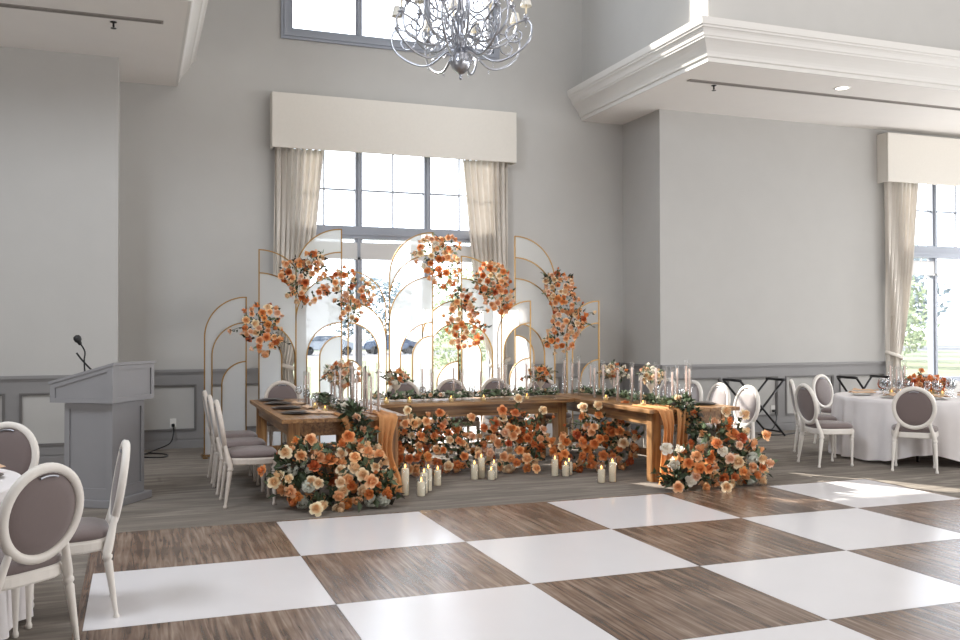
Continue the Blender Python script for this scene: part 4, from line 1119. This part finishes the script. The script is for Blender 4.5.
t = thing('amber_goblet', 'round amber glass candle bowl glowing orange on the right guest table', 'candle', (TC[0]-.15, TC[1]+.4, zt))
bm = B(); lathe(bm, [(.04,0),(.04,.004),(.008,.012),(.008,.06)], 16, cap=False); obj('foot', bm, M['goldglass'], t)
bm = B(); lathe(bm, [(.008,.06),(.05,.08),(.065,.12),(.055,.17),(.05,.17),(.06,.12),(.045,.085),(.0,.07)], 20, cap=False); obj('bowl', bm, mat('amber_bowl', (206,104,48), .2, trans=.5), t)
tapers([(TC[0]-.12,TC[1]+.3,.4),(TC[0]-.02,TC[1]+.3,.36),(TC[0]+.16,TC[1]+.35,.42),(TC[0]-.22,TC[1]+.02,.36)], 'pale taper candle in a glass tube among the flowers on the right guest table', 'taper candles on the right guest table')
for a in range(0,360,72): votive('small amber votive candle on the right guest table', TC[0]+.3*cos(R(a+10)), TC[1]+.3*sin(R(a+10)), zt, 'votives on the right guest table')
# near left table
for k in range(8):
    a = R(10+45*k); x, y = NC[0]+.66*cos(a), NC[1]+.66*sin(a)
    if k in (0,1,7,6):
        plate_set('dark plate at the edge of the near left table', x, y, zt, 'dark plates on the near left table')
        napkin('beige napkin on the near left table', x+.02, y+.1, zt+.027, a+R(60), 'napkins on the near left table', .3, .09)

# folding tray stands
def tray_stand(label, x, y, w=.78, h=.86, d=.42):
    t = thing('tray_stand', label, 'tray stand', (x, y, 0), 0, 'black folding tray stands')
    for s in (-1, 1):
        for yy in (-d/2+ (.025 if s > 0 else 0), d/2-(.025 if s > 0 else 0)):
            bm = B(); tube(bm, [(-s*w/2, yy, .012), (s*w/2, yy, h-.03)], .017, 8); obj('leg', bm, M['blackmetal'], t)
        bm = B(); tube(bm, [(s*w/2, -d/2, h-.02), (s*w/2, d/2, h-.02)], .02, 10); obj('top_rail', bm, M['blackmetal'], t)
        bm = B(); tube(bm, [(-s*w*.42, -d/2+.02, .07), (-s*w*.42, d/2-.02, .07)], .014, 8); obj('lower_rail', bm, M['blackmetal'], t)
    for yy in (-d/2+.07, d/2-.07):
        bm = B(); n = 12
        g = [[bm.verts.new((-w/2+w*k/n, yy+e, h-.012*sin(pi*k/n)*1.0)) for e in (-.025,.025)] for k in range(n+1)]
        for a, b in zip(g, g[1:]): bm.faces.new((a[0], a[1], b[1], b[0]))
        obj('strap', bm, M['black'], t)
tray_stand('black folding tray stand behind the right wing chairs', 8.78, 3.8)
tray_stand('black folding tray stand against the wainscot behind the guest table', 10.85, 3.8, .66)
t = thing('extension_box', 'small white power box lying on the carpet by the right wainscot', 'power box', (9.82, 3.98, 0), R(12))
bm = B(); box(bm, -.09, .09, -.05, .05, 0, .12, bev=.02); obj('case', bm, M['white'], t)
bm = B(); box(bm, .0, .05, -.055, -.05, .03, .08, bev=.002); obj('socket', bm, M['slot'], t)
t2 = thing('adapter', 'small white adapter block beside the white power box', 'power box', (10.08, 4.02, 0), R(-20))
bm = B(); box(bm, -.07, .07, -.04, .04, 0, .09, bev=.015); obj('case', bm, M['white'], t2)
bm = B(); tube(bm, smoothpath([(.07,0,.03),(.14,-.05,.012),(.1,-.14,.01),(-.02,-.12,.01)], 6), .006, 6); obj('lead', bm, M['white'], t2)

# ------------------------------------------------------------------ chandelier
ch = thing('chandelier', 'ornate silver chandelier with scrolled arms, crystals and small cream shades', 'chandelier', (3.7, 2.5, 4.52))
bm = B()
lathe(bm, [(0,0),(.012,.006),(.022,.03),(.012,.055),(.03,.075),(.05,.085),(.1,.13),(.125,.19),(.13,.25),(.115,.27),(.125,.29),(.08,.32),(.05,.36),(.07,.4),(.085,.43),(.05,.46),(.035,.5),(.04,.62),(.055,.7),(.075,.74),(.075,.78),(.045,.82),(.035,.9),(.03,1.1),(.06,1.2),(.09,1.26),(.05,1.32),(.03,1.4),(.03,1.9),(.05,2.0),(.02,2.05)], 28)
obj('column', bm, M['chrome'], ch)
bm = B(); zz = 2.03
while 4.52+zz < ZT-.05:
    tube(bm, [(.02*cos(a)*(1 if int(zz*20)%2 else .2), .02*cos(a)*(.2 if int(zz*20)%2 else 1), zz+.03*sin(a)) for a in [2*pi*k/12 for k in range(12)]], .005, 5, closed=True); zz += .05
lathe(bm, [(.0,ZT-4.52-.08),(.07,ZT-4.52-.05),(.09,ZT-4.52-.002)], 20)
obj('chain', bm, M['chrome'], ch)
def arm_pts(r, z0, z1, dip):
    # from the hub down and outward, up round a scroll, cup on the outer loop
    return smoothpath([(.06,0,z0),(.18*r/.8,0,z0-.02),(.4*r/.8,0,z0-dip),(.62*r/.8,0,z0-dip*.75),(.82*r/.8,0,z0+.03),(.87*r/.8,0,z0+.2),(.8*r/.8,0,z1-.03),(.64*r/.8,0,z1-.08),(.56*r/.8,0,z0+.17),(.6*r/.8,0,z0+.06),(.7*r/.8,0,z0+.05),(.75*r/.8,0,z0+.13),(.69*r/.8,0,z0+.18),(.65*r/.8,0,z0+.13)], 6)
bm = B(); lathe(bm, [(0,-.075),(.014,-.05),(.009,-.02),(.003,-.01),(.007,0),(0,.008)], 6); DROP = mesh('crystal_drop', bm, M['crystal'])
def hang_crystal(par, p, s=1):
    o = obj('crystal_drop', DROP, None, par); o.location = p; o.scale = (s,)*3
def cbuild(n, r, z0, z1, dip, off, sh=True, tr=.014):
    for k in range(n):
        a = off+2*pi*k/n; Rm = Matrix.Rotation(a, 4, 'Z')
        bm = B(); P = arm_pts(r, z0, z1, dip); tube(bm, [Rm @ p for p in P], [tr*(1.15-.5*i/len(P)) for i in range(len(P))], 8)
        # inner counter scroll
        Q = smoothpath([(.1,0,z0+.02),(.2*r/.8,0,z0+.16),(.36*r/.8,0,z0+.2),(.46*r/.8,0,z0+.08),(.38*r/.8,0,z0+.0),(.31*r/.8,0,z0+.05),(.35*r/.8,0,z0+.1)], 5)
        tube(bm, [Rm @ p for p in Q], tr*.75, 7)
        arm = obj('arm', bm, M['chrome'], ch)
        cup = Rm @ Vector((.8*r/.8+.0, 0, z1-.02))
        bm = B(); lathe(bm, [(.006,-.05),(.012,-.03),(.03,.0),(.045,.012),(.03,.02),(.02,.03),(.026,.055),(.012,.06)], 14, c=cup); obj('candle_cup', bm, M['chrome'], arm)
        bm = B(); lathe(bm, [(.011,.06),(.011,.17)], 10, c=cup); obj('candle_sleeve', bm, M['wax'], arm)
        bm = B(); lathe(bm, [(.068,.15),(.038,.27),(.036,.27),(.066,.15)], 18, c=cup, cap=False); obj('lamp_shade', bm, M['shade'], arm)
        for p_, s_ in ((Rm @ Vector((.69*r/.8,0,z0+.08)), 1.0), (Rm @ Vector((.4*r/.8,0,z0-dip-.01)), .9), (Rm @ Vector((.46*r/.8,0,z0+.2)), .8), (cup+Vector((0,0,-.05)), .8)): hang_crystal(arm, p_, s_)
cbuild(8, .78, .36, .68, .16, R(12)); cbuild(8, .62, .52, .92, .12, R(34), tr=.013); cbuild(6, .42, .86, 1.3, .1, R(10), tr=.011)
for k in range(16):
    a = 2*pi*k/16; hang_crystal(ch, (.135*cos(a), .135*sin(a), .25), .8); hang_crystal(ch, (.09*cos(a), .09*sin(a), .75), .9)

# ------------------------------------------------------------------ outside
bm = B(); box(bm, -120, 220, 6.2, 52, -.3, -.2); struct('lawn', bm, M['grass'])
bm = B(); box(bm, -120, 220, 52, 70, -.3, -.19); struct('parking_lot', bm, M['asphalt'])
bm = B(); box(bm, -160, 300, 70, 200, -.3, -.2); struct('far_lawn', bm, M['grass'])
def car(label, x, y, paint, rz=0):
    t = thing('parked_car', label, 'car', (x, y, -.19), rz)
    bm = B()
    side = [(-2.2,.35),(-2.25,.7),(-2.1,.9),(-1.5,.98),(-.9,1.42),(.5,1.46),(1.25,1.0),(2.05,.85),(2.25,.6),(2.2,.35)]
    L = [bm.verts.new((x_, -.85, z_)) for x_, z_ in side]; R_ = [bm.verts.new((x_, .85, z_)) for x_, z_ in side]
    bm.faces.new(L); bm.faces.new(R_)
    for i in range(len(side)): j = (i+1) % len(side); bm.faces.new((L[i], L[j], R_[j], R_[i]))
    bmesh.ops.bevel(bm, geom=bm.edges[:], offset=.06, segments=2, affect='EDGES')
    obj('body', bm, M[paint], t)
    bm = B()
    for s in (-.86,.86):
        for q in ([(-1.35,1.0),(-.85,1.36),(-.25,1.38),(-.25,1.0)],[(-.18,1.0),(-.18,1.38),(.45,1.39),(1.05,1.0)]):
            bm.faces.new([bm.verts.new((x_, s, z_)) for x_, z_ in q])
    obj('side_windows', bm, M['carglass'], t)
    for sx in (-1.4,1.4):
        for sy in (-.75,.75):
            bm = B(); lathe(bm, [(.0,-.1),(.3,-.1),(.33,-.08),(.33,.08),(.3,.1),(0,.1)], 20, M4=Matrix.Translation((sx,sy,.33)) @ Matrix.Rotation(pi/2,4,'X'), cap=False); obj('wheel', bm, M['tyre'], t)
car('silver car parked beyond the lawn, seen left of the window post', 13.2, 60, 'carwhite')
car('blue car parked beyond the lawn, seen through the second arch', 18.3, 61, 'carblue')
car('pale car parked at the left of the lot, behind the curtain edge', 8.2, 60.5, 'carwhite')
def tree(label, x, y, h, w, m, seed):
    rng = random.Random(seed); t = thing('tree', label, 'tree', (x, y, -.2), 0, 'trees beyond the lawn')
    bm = B(); tube(bm, smoothpath([(0,0,0),(.1,0,h*.3),(-.05,.05,h*.6)], 5), [.02*h*(1.3-k/16) for k in range(11)], 8); obj('trunk', bm, M['bark'], t)
    bm = B()
    for i in range(1100):
        z = rng.uniform(.18,1); rad = w*math.sqrt(max(0,1-((z-.55)/.5)**2))*rng.uniform(.4,1.05); a = rng.uniform(0,6.28)
        p = Vector((rad*cos(a), rad*sin(a), z*h)); q = Vector((rng.uniform(-1,1),rng.uniform(-1,1),rng.uniform(-1,1))).normalized()
        leafpoly(bm, p, q, q.cross(Vector((.2,.9,.4))), w*.15, w*.12)
    obj('crown', bm, M[m], t, auto=1)
rngt = random.Random(4)
tl = [(-12,78,6,4,'treeleaf'),(0,84,6,4.6,'treeleaf'),(11,80,4.6,4,'treeleaf'),(21,78,6.6,4.4,'treeleaf'),(31,80,5,4,'treeleafb'),(29,48,5,2.5,'treeleafb'),(12.4,24,4.2,1.7,'treeleafb'),(9.3,19,3.6,1.1,'treeleafb'),(42,88,7,5,'treeleaf'),
      (40,36,7.5,3.2,'treeleafb'),(48,44,8.5,3.6,'treeleaf'),(54,58,8,4.4,'treeleaf'),(34,27,4.2,2,'treeleafb'),(68,62,10,5,'treeleaf'),(76,80,9,6,'treeleaf')]
for i, (x, y, h, w_, m) in enumerate(tl):
    kind = 'pale green tree' if m == 'treeleafb' else 'dark green tree'
    lb = ['standing behind the parked cars','at the far end of the lawn'][i % 2]
    tree(f'{kind} {lb}, seen through the windows', x, y, h, w_, m, i)
